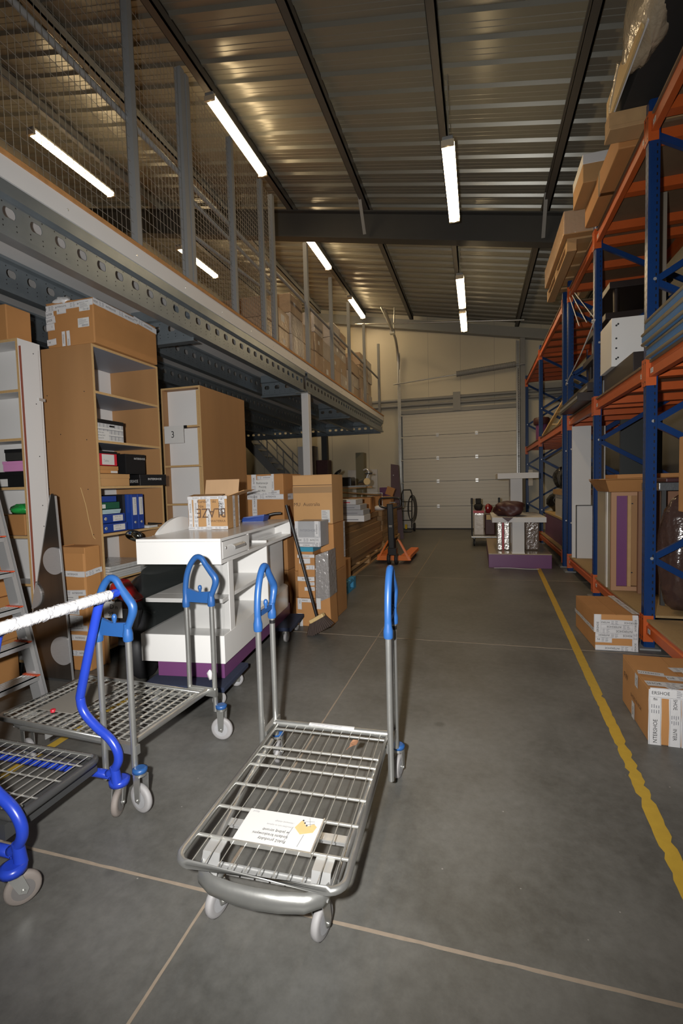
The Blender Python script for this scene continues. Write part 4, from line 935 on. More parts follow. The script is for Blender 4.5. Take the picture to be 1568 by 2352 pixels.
# long scratch and screw holes on the brown side
sm = MB(); pts = [(185, 1120), (197, 1160), (205, 1200), (214, 1233), (219, 1238)]
pp = [P(a, b, y=2.8612) for a, b in pts]
for a, b in zip(pp[:-1], pp[1:]): sm.bar(a, b, .004, .0008, 0, up=(0, 1, 0))
bk.part('scratch', sm, CREAM, world=True)
hm = MB()
for a, b in ((193, 899), (108, 909), (139, 998), (199, 1010), (112, 1015), (113, 1123), (202, 1124), (215, 1228)): hm.lathe([(.004, 0), (.004, .0008)], P(a, b, y=2.8606), 'y', 8)
bk.part('screw_hole', hm, INK, world=True)
u2 = shelf_unit('deep brown shelf unit standing behind the white counter, side towards the aisle', -3.05, -2.60, 4.115, 5.03, 2.31, (1.93, 1.54, 1.155, .77, .38, .1), '-y', BROWNB, WHITE_M, None)
u2.part('partition', MB().box(-3.03, -2.62, 4.20, 4.21, .1, 2.29), WHITE_M, world=True)
u2.part('inner_post', MB().box(-2.68, -2.655, 4.17, 4.195, .1, 2.28), EDGE, world=True)
sg = Thing('number_sign', 'white card with the number 3 hung on the shelf behind the counter', 'sign', (-2.91, 4.11, 1.76))
c0, c1 = P(377, 980, y=4.1), P(423, 1017, y=4.1)
sg.part('card', MB().box(c0.x, c1.x, 4.098, 4.102, c1.z, c0.z), PAPER, world=True)
sg.part('numeral', MB().text('3', ((c0.x+c1.x)/2-.015, 4.0972, (c0.z+c1.z)/2-.03), (1, 0, 0), (0, 0, 1), .095, 0, 'c', squeeze=.9), INK, world=True)
sg.part('hook', MB().box(c1.x-.01, c1.x+.03, 4.102, 4.115, c0.z-.03, c0.z+.0), BLACK, world=True)
u1 = shelf_unit('white shelf unit with red edges cut by the left edge of the picture', -4.1, -3.022, 2.56, 2.735, 2.365, (2.02, 1.685, 1.345, 1.0, .66, .1), '-y', WHITE_M, WHITE_M, None, edge=EDGE)
u1.part('red_joint', MB().box(-3.215, -3.209, 2.726, 2.7295, .1, 2.34), REDBAND, world=True)
wbd = Thing('loose_board', 'tall white board with a red edge standing against the brown shelf unit', 'board', (-3.0, 2.63, 0))
wbd.part('panel', MB().box(-3.018, -3.0, 2.567, 2.70, 0, 2.312), WHITE_M, world=True)
wbd.part('red_edge', MB().box(-3.018, -3.0, 2.565, 2.567, 0, 2.312), REDBAND, world=True)
wh = MB()
for z in (2.28, 1.93, 1.56, 1.21, 1.06): wh.lathe([(.004, 0), (.004, .0008)], (-3.0, 2.66, z), 'x', 8)
wbd.part('screw_hole', wh, INK, world=True)
wbd.part('latch', MB().box(-3.0, -2.993, 2.68, 2.73, 1.955, 1.975), ZINC, world=True)

# big worn carton on top
bc = carton('big battered carton with white printed tape on top of the brown shelf unit', (-2.87, 3.215, 2.379), (.43, .70, .325), 0, flaps=False, bevel=.008,
       tapes=[('f', (0, .88), (1, .90), .045), ('r', (0, .92), (.66, .90), .045), ('r', (.6, .93), (1, .87), .045), ('f', (0, .74), (.17, .76), .05), ('f', (0, .6), (.2, .63), .05), ('f', (0, .46), (.18, .47), .05), ('f', (0, .12), (.2, .13), .045, 1), ('f', (.36, .0), (.36, .33), .03), ('f', (.47, .0), (.46, .33), .03), ('f', (.25, .8), (.45, .8), .05)],
       stickers=[('f', .73, .71, .095, .06), ('f', .69, .36, .1, .065)], writing=[])
bc.part('ragged_flap', MB().add([(-.215, -.35, .322), (.03, -.35, .322), (.0, -.2, .345), (-.19, -.25, .35), (-.215, -.35, .325), (.03, -.35, .325), (.0, -.2, .348), (-.19, -.25, .353)], [(3, 2, 1, 0), (4, 5, 6, 7), (0, 1, 5, 4), (1, 2, 6, 5), (2, 3, 7, 6), (3, 0, 4, 7)]), CARD)
bc.part('tape_wad', MB().blob((-.08, -.33, .335), (.065, .03, .03), 0, 14, .25, 2), TAPE)
carton('long carton lying on top of the white shelf unit at the left edge', (-3.5, 2.66, 2.367), (.78, .19, .24), 0, stickers=[('f', .72, .1, .05, .2)], tapes=[('f', (.86, .75), (.86, 1), .03)], flaps=False)

# shelf contents (brown unit), z = board surface
def xs(px, py): return P(px, py, x=X1-.02)
def shoebox(label, x0, x1, y0, y1, z0, z1, M, lid=None, lidh=.03, group=None, name='shoe_box', o=.003):
    t = Thing(name, label, 'box', ((x0+x1)/2, (y0+y1)/2, z0), group=group)
    t.part('body', MB().box(x0, x1, y0, y1, z0, z1-.004), M, world=True, bevel=.002)
    t.part('lid', MB().box(x0-o, x1+o, y0-o, y1+o, z1-lidh, z1), lid or M, world=True, bevel=.002)
    return t
t = shoebox('white box with black checked pattern and black lid on the shelf', -3.0, -2.71, 2.89, 3.17, 1.681, 1.842, PAPER, BLACK)
mb = MB()
for k in range(22):
    y = 2.892+.0128*k; wk = (.0035, .002, .006)[k % 3]
    for z in (1.69, 1.737, 1.783): mb.box(-2.7095, -2.7085, y, y+wk, z, z+.034)
for z in (1.72, 1.765): mb.box(-2.7095, -2.7086, 2.892, 3.168, z, z+.004)
t.part('check_print', mb, INKG, world=True)
t.part('paper_label', MB().box(-2.708, -2.7075, 2.892, 3.01, 1.688, 1.755), PAPER, world=True)
t.part('handwriting', MB().text('ciemne zam.', (-2.707, 2.90, 1.738), (0, 1, 0), (0, 0, 1), .016, 0, squeeze=.8).text('zimowe 36-41', (-2.707, 2.90, 1.717), (0, 1, 0), (0, 0, 1), .016, 0, squeeze=.8).text('5 pary B. R', (-2.707, 2.90, 1.696), (0, 1, 0), (0, 0, 1), .016, 0, squeeze=.8), INK, world=True)
t.part('handle', MB().box(-2.7085, -2.704, 3.02, 3.07, 1.79, 1.802), BLACK, world=True)
t = shoebox('pale beige shoe box at the bottom of the stacked boxes on the shelf', -3.0, -2.71, 2.89, 3.21, 1.339, 1.432, CARD2, CARD2, .035)
t = shoebox('small brown box under the red and black box on the shelf', -3.0, -2.72, 2.89, 3.10, 1.436, 1.492, CARD, CARD)
t.part('paper_label', MB().box(-2.7165, -2.716, 3.02, 3.09, 1.44, 1.455), PAPER, world=True)
t = shoebox('red and black box with white end label on the shelf', -3.0, -2.715, 2.90, 3.09, 1.496, 1.605, REDC, BLACK, .02)
t.part('paper_label', MB().box(-2.7145, -2.714, 2.935, 3.06, 1.502, 1.58), PAPER, world=True)
t.part('handwriting', MB().text('Żabka', (-2.7135, 2.95, 1.525), (0, 1, 0), (0, 0, 1), .022, 0), INKG, world=True)
shoebox('small dark box with pale end standing left of the red box', -3.0, -2.72, 2.883, 2.893, 1.496, 1.6, BLACKM, BLUEGREY, .03, o=.001)
def black_box(label, loc, size, rz, txts):
    t = Thing('shoe_box', label, 'box', loc, rz); sx, sy, sz = size
    t.part('body', MB().box(-sx/2, sx/2, -sy/2, sy/2, 0, sz), BLACK, bevel=.003)
    t.part('lid', MB().box(-sx/2-.002, sx/2+.002, -sy/2-.002, sy/2+.002, sz-.03, sz+.002), BLACK, bevel=.003)
    F = faces(*size)
    for f, a, b, s_ in txts:
        Q, W, H = F[f]; t.part('lettering', MB().text('INTERSHOE', Q.p(a*W, b*H, .003), Q.u, Q.v, s_, 0), PAPER)
    return t
black_box('black shoe box with white lettering jutting out of the shelf, lower of two', (-2.715, 3.405, 1.339), (.24, .24, .088), R_(-20), [('f', .18, .28, .034), ('r', .3, .5, .024)])
black_box('black shoe box standing above the jutting black box on the shelf', (-2.83, 3.30, 1.434), (.26, .20, .16), R_(-8), [('r', .42, .74, .022)])
# binders
def binder_flat(label, y0, y1, z, tilt=0):
    t = Thing('binder', label, 'binder', (-2.83, (y0+y1)/2, z))
    t.part('cover', MB().box(-3.0, -2.715, y0, y1, z+.001, z+.07), BINDER, world=True, bevel=.006)
    t.part('spine_label', MB().box(-2.7148, -2.7142, y0+.13, y1-.03, z+.012, z+.058), PAPER, world=True)
    t.part('lettering', MB().text('BANK  RB', (-2.7138, y0+.15, z+.042), (0, 1, 0), (0, 0, 1), .014, 0).text('2009-2010', (-2.7138, y0+.15, z+.02), (0, 1, 0), (0, 0, 1), .014, 0), INKG, world=True)
    t.part('finger_hole', MB().lathe([(.013, 0), (.013, .003), (.008, .003)], (-2.715, y0+.055, z+.035), 'x', 14), ZINC, world=True)
binder_flat('blue binder lying flat at the bottom of the pile on the shelf', 2.885, 3.17, .981)
binder_flat('blue binder lying flat second from the bottom of the pile on the shelf', 2.885, 3.15, 1.054)
for k in range(3): solo('paper_pad', 'thin pale blue folder in the pile above the blue binders, %s' % ('lowest', 'middle', 'top')[k], 'folder', MB().box(-2.98, -2.72, 2.89, 3.10+.005*k, 1.127+.011*k, 1.136+.011*k), mat('pale_blue_card_%d' % k, (.42, .58, .62), .6))
t = Thing('binder', 'dark green binder lying in the pile of folders on the shelf', 'binder', (-2.84, 3.0, 1.16)); t.part('cover', MB().box(-2.98, -2.72, 2.89, 3.10, 1.163, 1.215), GREEN_D, world=True, bevel=.004); t.part('spine_label', MB().box(-2.7196, -2.719, 2.90, 2.95, 1.17, 1.2), PAPER, world=True)
t = Thing('binder', 'dark blue binder lying topmost in the pile on the shelf', 'binder', (-2.84, 3.0, 1.215)); t.part('cover', MB().box(-2.98, -2.73, 2.89, 3.08, 1.217, 1.262), BINDER, world=True, bevel=.004)
solo('folder', 'black folder standing behind the pile of blue binders', 'folder', MB().box(-2.98, -2.76, 3.175, 3.205, .981, 1.27), BLACK)
for k, y in enumerate((3.215, 3.29)):
    t = Thing('binder', 'blue binder standing upright on the shelf, %s of the pair' % ('left', 'right')[k], 'binder', (-2.84, y+.035, .981), group='upright blue binders')
    t.part('cover', MB().box(-2.98, -2.705, y, y+.068, .982, 1.27), BINDER, world=True, bevel=.005)
    t.part('spine_label', MB().box(-2.7048, -2.7042, y+.012, y+.056, 1.10, 1.245), PAPER, world=True)
    t.part('lettering', MB().text('WYCIĄGI BANK', (-2.7038, y+.046, 1.11), (0, 0, 1), (0, -1, 0), .02, 0, squeeze=.85), INKG, world=True)
    t.part('finger_hole', MB().lathe([(.011, 0), (.011, .003), (.006, .003)], (-2.705, y+.034, 1.04), 'x', 12), ZINC, world=True)
solo('papers', 'small stack of white papers lying on the shelf beside the binders', 'paper', MB().box(-2.88, -2.67, 3.365, 3.48, .9815, .992).box(-2.87, -2.665, 3.37, 3.475, .993, 1.0), PAPER)
solo('umbrella', 'thin black folded umbrella lying on the shelf edge', 'umbrella', MB().tube([(-2.74, 3.45, 1.012), (-2.70, 3.575, 1.0)], [.010, .006], 8), BLACK)
# wrapped sheets lower down
for k in range(5): solo('acrylic_sheet', 'film wrapped clear sheet in the low stack of the brown shelf unit, %s' % ('lowest', 'second', 'third', 'fourth', 'topmost')[k], 'sheet', MB().box(-3.1, -2.66+.012*(k % 3), 2.885, 3.42-.02*k, .634+.02*k, .652+.02*k), mat('clear_sheet_%d' % k, (.42, .42, .41), .12, bump=.5 if k > 2 else 0, scale=30, bscale=30), bevel=.003)
# white unit contents
shoebox('black shoe box with white picture label on the white shelf', -3.30, -3.06, 2.585, 2.715, 1.346, 1.455, BLACK, BLACK).part('paper_label', MB().box(-3.285, -3.215, 2.5805, 2.5815, 1.352, 1.405), PAPER, world=True)
shoebox('pink and white box above the black shoe box on the white shelf', -3.26, -3.06, 2.59, 2.715, 1.458, 1.53, PINK, PINK, .02)
shoebox('small black box topmost on the white shelf stack', -3.24, -3.06, 2.595, 2.715, 1.534, 1.615, BLACKM, BLACK, .025)
carton('brown carton with large address label on the white shelf', (-3.26, 2.645, 1.001), (.36, .13, .15), 0, stickers=[('f', .1, .08, .17, .13)], flaps=False)
solo('plastic_bag', 'crumpled green plastic bag lying on the labelled carton', 'bag', MB().blob((-3.18, 2.645, 1.185), (.09, .055, .04), 0, 16, .2, 9), GREEN)
# cartons on the floor at the left
for k, (z, h, s_) in enumerate(((0, .30, .46), (.302, .30, .5), (.604, .31, .44))):
    carton('taped carton behind the step ladder, %s of the stack at the left edge' % ('lowest', 'middle', 'topmost')[k], (-3.34+.01*k, 2.32, z), (s_, .34, h), R_(2), tapes=[('f', (.86, 0), (.86, 1), .05), ('f', (.98, .5), (.7, .5), .045), ('f', (.72, 0), (.72, 1), .05)], stickers=[('f', .8, .2, .07, .2)] if k == 2 else ())
tb = carton('tall brown carton with four bands of printed tape beside the brown shelf unit', (-2.815, 2.775, 0), (.235, .155, .905), R_(0), flaps=False, bevel=.012,
       tapes=[('f', (0, .785), (1, .785), .042), ('f', (0, .625), (1, .64), .042), ('f', (0, .345), (1, .355), .042), ('f', (0, .27), (1, .275), .042), ('f', (0, .145), (1, .15), .042), ('r', (0, .785), (1, .80), .04)],
       stickers=[('f', .18, .46, .13, .14), ('f', .22, .355, .15, .09)])
tb.part('open_flap', MB().box(-.117, .117, -.079, -.074, .86, .905).box(-.117, -.112, -.075, .07, .88, .91), CARD)
# brushed steel display board with three discs
q = lambda px, py, y=2.53: P(px, py, y=y)
sp = Thing('steel_panel', 'tall tapering brushed steel panel with pale round discs, leaning by the brown carton', 'panel', (-2.75, 2.55, 0))
L_top, R_top, R_bot, L_bot = q(117, 1137), q(128, 1139), q(168, 1548), q(56, 1500)
poly = [(L_top.x, L_top.z), (L_top.x+.012, L_top.z+.01), (R_top.x, R_top.z), (R_bot.x, .012), (L_bot.x-.015, .012)]
mb = MB().prism(poly[::-1], 2.524, 2.536, lambda u, v, h: (u, h, v))
sp.part('plate', mb, BRUSH, world=True)
sp.part('shiny_edge', MB().bar((poly[2][0], 2.528, poly[2][1]), (poly[3][0], 2.528, poly[3][1]), .005, .014, up=(0, 1, 0)).bar((poly[0][0], 2.528, poly[0][1]), (poly[4][0], 2.528, poly[4][1]), .004, .012, up=(0, 1, 0)), ALU, world=True)
sp.part('foot', MB().box(poly[4][0]+.02, poly[3][0]-.02, 2.515, 2.545, 0, .014), STEEL_D, world=True)
def xedge(a, b, z): return a[0]+(b[0]-a[0])*(z-a[1])/(b[1]-a[1])
for (px, py, rr, side) in ((127, 1288, .093, 'r'), (72, 1366, .097, 'l'), (146, 1494, .098, 'r')):
    c = q(px, py, 2.523); ring = []
    for i in range(40):
        a = 2*PI*i/40; x = c.x+rr*math.cos(a); z = c.z+rr*math.sin(a)
        e = xedge(poly[2], poly[3], z) if side == 'r' else xedge(poly[0], poly[4], z)
        ring.append((min(x, e) if side == 'r' else max(x, e), z))
    sp.part('disc', MB().prism(ring[::-1], 2.510, 2.5235, lambda u, v, h: (u, h, v)), mat('disc_grey_%d' % px, (.40, .39, .39), .4, .3, var=.1, scale=30, stretch=(1, 1, 8)), world=True)
# aluminium step ladder
ld = Thing('step_ladder', 'aluminium step ladder with orange tread caps at the left edge', 'ladder', (-2.8, 1.9, 0))
def lx(z): return -2.462-.235*z
for y in (2.105, 1.64):
    mb = MB()
    for dy in (-.002, .026): mb.bar((lx(0)-.0, y+dy, 0), (lx(1.75), y+dy, 1.75), .026 if dy < 0 else .004, .07, up=(1, 0, 0))
    ld.part('front_rail', mb, ALU, world=True)
    mb = MB().bar((-3.30, y-.05, 0), (lx(1.7)-.06, y-.02, 1.7), .022, .05, up=(1, 0, 0)); ld.part('rear_rail', mb, ALU, world=True)
    for zf, xf in ((0, lx(0)), (0, -3.30)): ld.part('foot', MB().box(xf-.035, xf+.035, y-.03, y+.03, 0, .03), BLACK, world=True)
for k, z in enumerate((.24, .435, .64, .845, 1.05, 1.255, 1.46)):
    x = lx(z)
    mb = MB().box(x-.05, x+.055, 1.655, 2.09, z-.004, z).box(x+.045, x+.055, 1.655, 2.09, z-.028, z)
    for j in range(5): mb.box(x-.045+.02*j, x-.038+.02*j, 1.66, 2.085, z, z+.003)
    tr = ld.part('tread', mb, ALU, world=True)
    ld.part('tread_cap', MB().box(x-.052, x+.058, 2.075, 2.096, z-.001, z+.006), mat('orange_cap_%d' % k, (.65, .09, .03), .5), parent=tr, world=True)
for z in (.12, .3): ld.part('rear_bar', MB().bar((-3.27+.27*z, 1.64, z), (-3.27+.27*z, 2.08, z), .02, .035), ALU, world=True)

# scooter behind the counter
sx = -2.29
scn = Thing('scooter', 'black motor scooter with red tail light parked between the counter and the shelf', 'scooter', (sx, 3.0, 0))
def whl(y, r):
    w_ = scn.part('tyre', MB().lathe([(r*.72, -.045), (r*.9, -.055), (r, -.02), (r, .02), (r*.9, .055), (r*.72, .045)], (0, 0, 0), 'x', 32).xf(Matrix.Translation((sx+.02, y, r)) @ Matrix.Rotation(R_(14 if y < 3 else 0), 4, 'Z')), TYRE, world=True)
    rim = MB(); rim.tube([(.03, r*.72*math.cos(a), r*.72*math.sin(a)) for a in [2*PI*i/32 for i in range(32)]], .014, 8, closed=True)
    for k in range(5):
        a = 2*PI*k/5+.3
        rim.add([(.045, .03*math.cos(a-1), .03*math.sin(a-1)), (.02, r*.72*math.cos(a-.22), r*.72*math.sin(a-.22)), (.02, r*.72*math.cos(a+.22), r*.72*math.sin(a+.22)), (.045, .03*math.cos(a+1), .03*math.sin(a+1)), (.03, r*.45*math.cos(a), r*.45*math.sin(a))], [(0, 1, 4), (1, 2, 4), (2, 3, 4), (0, 4, 3)])
    rim.lathe([(.04, .0), (.04, .05), (.02, .06)], (0, 0, 0), 'x', 14)
    scn.part('rim', rim.xf(Matrix.Translation((sx+.02, y, r)) @ Matrix.Rotation(R_(14 if y < 3 else 0), 4, 'Z')), SILVERB, world=True)
whl(2.72, .225); whl(3.95, .225)
scn.part('rear_body', MB().blob((sx, 3.02, .58), (.14, .42, .15), 0, 24, .03, 1, False), BLACK, world=True)
scn.part('seat', MB().blob((sx, 3.12, .71), (.11, .34, .05), 0, 20, .02, 2, False), BLACKM, world=True)
scn.part('engine', MB().box(sx-.11, sx+.09, 2.75, 3.35, .18, .46).cyl((sx-.13, 2.7, .3), (sx-.13, 3.1, .3), .05, 14), BLACK, world=True, bevel=.02)
scn.part('floor_board', MB().box(sx-.14, sx+.14, 3.35, 3.8, .28, .34), BLACK, world=True, bevel=.015)
scn.part('front_shield', MB().add([(sx-.17, 3.82, .3), (sx+.17, 3.82, .3), (sx+.19, 3.88, .8), (sx-.19, 3.88, .8), (sx-.17, 3.86, .3), (sx+.17, 3.86, .3), (sx+.19, 3.92, .8), (sx-.19, 3.92, .8)], [(0, 1, 2, 3), (7, 6, 5, 4), (0, 4, 5, 1), (1, 5, 6, 2), (2, 6, 7, 3), (3, 7, 4, 0)]), BLACK, world=True, bevel=.01)
scn.part('handlebar', MB().tube([(sx-.26, 3.74, .93), (sx, 3.85, .90), (sx+.2, 3.72, .93)], .016, 10).cyl((sx, 3.85, .90), (sx, 3.93, .4), .03, 10), BLACK, world=True)
mr = Thing
mm_ = MB().lathe([(.0, 0), (.045, .004), (.058, .012), (.05, .035), (.02, .05)], (0, 0, 0), 'y', 24); mm_.v = [(x*1.25, y, z*.72) for x, y, z in mm_.v]
mx = P(313, 1229, y=3.08)
m_o = scn.part('mirror', mm_.xf(Matrix.Translation(mx) @ Matrix.Rotation(R_(6), 4, 'Y')), BLACK, world=True)
mg = MB().lathe([(.0, -.002), (.045, .001), (.046, .004)], (0, 0, 0), 'y', 24); mg.v = [(x*1.22, y, z*.7) for x, y, z in mg.v]
scn.part('mirror_glass', mg.xf(Matrix.Translation(mx+Vector((0, -.002, 0))) @ Matrix.Rotation(R_(6), 4, 'Y')), mat('mirror_glass', (.5, .55, .52), .06, 1.0), parent=m_o, world=True)
scn.part('mirror_stem', MB().tube(spline([(mx.x+.03, mx.y+.04, mx.z-.01), (mx.x+.13, mx.y+.12, mx.z-.07), (sx-.2, 3.75, .92)], 5), .008, 8), BLACK, world=True)
tlp = [(a-16, b) for a, b in [(258, 1342), (266, 1333), (280, 1336), (296, 1358), (313, 1379), (308, 1387), (290, 1384), (268, 1372), (254, 1358)]]
ptl = [P(a, b, y=2.56) for a, b in tlp]; mb = MB(); n = len(ptl)
cen = sum(ptl, Vector())/n
mb.add([p for p in ptl]+[p+Vector((0, .08, .0)) for p in ptl]+[cen+(p-cen)*.55+Vector((0, -.025, .0)) for p in ptl], [(i, n+i, n+(i+1) % n, (i+1) % n) for i in range(n)]+[(2*n+i, i, (i+1) % n, 2*n+(i+1) % n) for i in range(n)]+[tuple(range(3*n-1, 2*n-1, -1))])
tl = scn.part('tail_light', mb, RED_T, world=True, bevel=.004)
scn.part('reflector', MB().blob(P(258, 1342, y=2.535), (.02, .01, .01), 0, 12, 0, 1, False), mat('red_reflector', (.8, .02, .02), .2), parent=tl, world=True)
a, b = P(228, 1379, y=2.58), P(268, 1412, y=2.58)
pl = scn.part('number_plate', MB().box(a.x, b.x, 2.578, 2.582, b.z-.02, a.z), PAPER, world=True, bevel=.004)
scn.part('lettering', MB().text('D', (a.x+.05, 2.5765, a.z-.048), (1, 0, -.06), (.06, 0, 1), .045, 0).text('n', (a.x+.09, 2.5765, a.z-.05), (1, 0, -.06), (.06, 0, 1), .04, 0).text('95', (a.x+.035, 2.5765, b.z-.005), (1, 0, -.06), (.06, 0, 1), .042, 0), INK, parent=pl, world=True)
scn.part('plate_holder', MB().bar((a.x+.06, 2.60, a.z), (sx, 2.75, .62), .08, .02), BLACK, world=True)
scn.part('mudguard', MB().add([(sx-.07, 2.60, .5), (sx+.07, 2.60, .5), (sx+.06, 2.54, .28), (sx-.06, 2.54, .28), (sx-.07, 2.63, .5), (sx+.07, 2.63, .5), (sx+.06, 2.565, .28), (sx-.06, 2.565, .28)], [(3, 2, 1, 0), (4, 5, 6, 7), (0, 1, 5, 4), (1, 2, 6, 5), (2, 3, 7, 6), (3, 0, 4, 7)]), BLACK, world=True)
scn.part('stand', MB().tube([(sx-.08, 3.2, .2), (sx-.19, 3.3, .012)], .012, 8), GALV, world=True)
scn.o.rotation_euler = (0, 0, R_(6.5))
# ------------------------------------------------------------------ white shop counter on dollies
CO, CRZ = Vector((-1.475, 2.485, 0)), R_(6.5)
ctr = Thing('shop_counter', 'white shop counter with drawer, glass end and purple plinth, on blue dollies', 'counter', CO, CRZ)
LC = 1.57
ctr.part('plinth', MB().box(-.46, -.02, .03, LC-.08, .137, .24), PURPLE, bevel=.002)
bs = [(-.55, 0), (0, 0), (0, LC-.22)]+[(-.22+.22*math.cos(a), LC-.22+.22*math.sin(a)) for a in [R_(15*i) for i in range(1, 7)]]+[(-.55, LC)]
ctr.part('base', MB().prism(bs, .24, .41, lambda u, v, h: (u, v, h)), WHITE, bevel=.003)
ctr.part('glass_end', MB().box(-.53, -.006, .004, .010, .412, .848), GLASS)
ctr.part('glass_side', MB().box(-.010, -.004, .012, .105, .412, .848), GLASS); ctr.part('glass_side', MB().box(-.534, -.528, .012, .9, .412, .848), GLASS)
ctr.part('end_panel', MB().box(-.295, -.012, .145, .165, .41, .85), WHITE)
ctr.part('end_shelf', MB().box(-.515, -.008, .016, .145, .606, .632).box(-.515, -.30, .145, .6, .606, .632), WHITE, bevel=.002)
ctr.part('upright', MB().box(-.30, -.004, .165, .185, .41, .85).box(-.008, -.002, .108, .165, .41, .85), WHITE, bevel=.001)
ctr.part('rear_panel', MB().box(-.31, -.295, .165, LC-.02, .41, .90), WHITE)
ctr.part('divider', MB().box(-.295, -.012, .875, .895, .41, .885).box(-.012, -.006, .872, .898, .41, .885, 1), [WHITE, mat('shadow_gap_grey', (.25, .22, .19), .6)])
ctr.part('middle_shelf', MB().box(-.295, -.02, .185, .875, .606, .63), WHITE, bevel=.001)
ctr.part('closed_panel', MB().box(-.10, -.085, .898, LC-.03, .41, .885), WHITE)
ctr.part('cable_hole', MB().lathe([(.03, 0), (.03, .004), (.022, .004)], (-.295, .56, .53), 'x', 20), INKG)
# top: end block, drawer, open niche, slab
ctr.part('end_block', MB().box(-.55, 0, 0, .022, .845, .985), WHITE, bevel=.001)
ctr.part('niche_floor', MB().box(-.55, -.002, .022, LC-.02, .845, .868), WHITE, bevel=.001)
ctr.part('niche_wall', MB().box(-.16, -.15, .488, LC-.03, .868, .982).box(-.285, -.006, .47, .488, .868, .982).box(-.16, -.004, LC-.04, LC-.022, .868, .982), WHITE)
ctr.part('left_panel', MB().box(-.55, -.535, .022, LC-.05, .868, .982), WHITE)
ctp = [(-.55, 0), (0, 0), (0, LC-.02), (-.55, LC-.02)]
ctr.part('counter_top', MB().prism(ctp, .982, 1.0, lambda u, v, h: (u, v, h)), WHITE, bevel=.001)
ctr.part('curved_rim', MB().prism([(u, v) for u, v in [(.2, .982), (.2, 1.0), (.62, 1.0), (.62, .982)]], -.56, -.552, lambda u, v, h: (h, u, v)).prism([(.25+.02*i, 1.0+.10*math.sin(PI*i/30)**.8) for i in range(31)], -.575, -.553, lambda u, v, h: (h, u, v)), WHITE)
dr_ = ctr.part('drawer', MB().box(-.28, -.003, .035, .465, .872, .975), WHITE, bevel=.002)
hd = MB(); n = 12
pr = [(.002+.026*math.sin(a), .925+.020*math.cos(a)) for a in [PI*i/n*.62 for i in range(n+1)]]
pr += [(x-.003 if x > .004 else x, z-.002) for x, z in pr[::-1]]
hd.prism(pr, .165, .345, lambda u, v, h: (u-.003, h, v)); ctr.part('drawer_pull', hd, ALU, parent=dr_)
ctr.part('drawer_lock', MB().lathe([(.010, 0), (.010, .003), (.004, .003)], (-.003, .085, .935), 'x', 16), ZINC, parent=dr_)
for k, (y0, y1, xo) in enumerate(((-.10, .30, .0), (1.06, 1.50, .08))):
    M = ctr.M
    def W(x, y, z=0): return M @ Vector((x, y, z))
    o = W(-.23, (y0+y1)/2); d = Thing('dolly', 'navy carpeted furniture dolly under the %s end of the white counter' % ('near', 'far')[k], 'dolly', o, CRZ)
    d.part('board', MB().box(-.26, .26+xo, (y0-y1)/2, (y1-y0)/2, .104, .136), NAVY, bevel=.006)
    for xx in (-.2, .2+xo):
        for yy in ((y0-y1)/2+.06, (y1-y0)/2-.06): caster(d, xx, yy, .042, .10, yaw=R_(40*(1+k)), collar=CREAM, tyre=RUBBERL, trail=.012)
# things lying on the counter
bxw = (.30, .245, .245); bl = P(434, 1217, z=1.0); brt = P(530, 1214, z=1.0); aa = R_(9)
cc = bl + Vector((math.cos(aa)*bxw[0]/2-math.sin(aa)*bxw[1]/2, math.sin(aa)*bxw[0]/2+math.cos(aa)*bxw[1]/2, 0))
oc = Thing('carton', 'open carton covered in printed white tape standing on the white counter', 'box', (cc.x, cc.y, 1.0), aa)
sx_, sy_, sz_ = bxw; th = .005
oc.part('body', MB().box(-sx_/2, sx_/2, -sy_/2, -sy_/2+th, 0, sz_).box(-sx_/2, sx_/2, sy_/2-th, sy_/2, 0, sz_).box(-sx_/2, -sx_/2+th, -sy_/2, sy_/2, 0, sz_).box(sx_/2-th, sx_/2, -sy_/2, sy_/2, 0, sz_).box(-sx_/2, sx_/2, -sy_/2, sy_/2, 0, th), CARD2)
def flap(a, b, out, up, L_): 
    a, b = Vector(a), Vector(b); d = Vector((out[0], out[1], up)).normalized()*L_; n_ = (b-a).cross(d).normalized()*.004
    return MB().add([a, b, b+d, a+d, a+n_, b+n_, b+d+n_, a+d+n_], [(0, 3, 2, 1), (4, 5, 6, 7), (0, 1, 5, 4), (1, 2, 6, 5), (2, 3, 7, 6), (3, 0, 4, 7)])
oc.part('flap', flap((-.12, sy_/2, sz_), (.15, sy_/2, sz_), (.02, .25), 1, .125), CARDIN)
oc.part('flap', flap((sx_/2, -sy_/2+.01, sz_), (sx_/2, sy_/2, sz_), (1, .1), .32, .13), CARD2)
oc.part('flap', flap((-sx_/2, -sy_/2, sz_-.004), (sx_/2-.06, -sy_/2, sz_-.004), (0, 1), .12, .11), CARD2)
Fo = faces(*bxw)
for k, (f, a, b, wd, fl_) in enumerate([('f', (.06, 0), (.06, 1), .03, 0), ('f', (.2, 0), (.2, 1), .035, 0), ('f', (.52, 0), (.52, 1), .035, 0), ('f', (.86, .45), (.86, 1), .045, 0), ('f', (0, .05), (1, .05), .022, 0), ('f', (0, .95), (1, .95), .022, 1), ('r', (.5, 0), (.5, 1), .05, 0), ('r', (.93, 0), (.93, 1), .03, 0)]):
    F, W_, H_ = Fo[f]; mb = MB(); tape_mb(mb, F, (a[0]*W_, a[1]*H_), (b[0]*W_, b[1]*H_), wd, flip=bool(fl_), seed=k+5, h=.0009+.0006*k); oc.part('printed_tape', mb, TAPEM)
F, W_, H_ = Fo['f']
oc.part('printed_name', MB().text('BLAZE', F.p(.95*W_, .63*H_, .0068), -F.u, -F.v, .098, 0, squeeze=.80), INKB)
oc.part('printed_name', MB().text('BLAZE!', F.p(.885*W_, .42*H_, .0085), F.v, -F.u, .040, 0, squeeze=.85), INK)
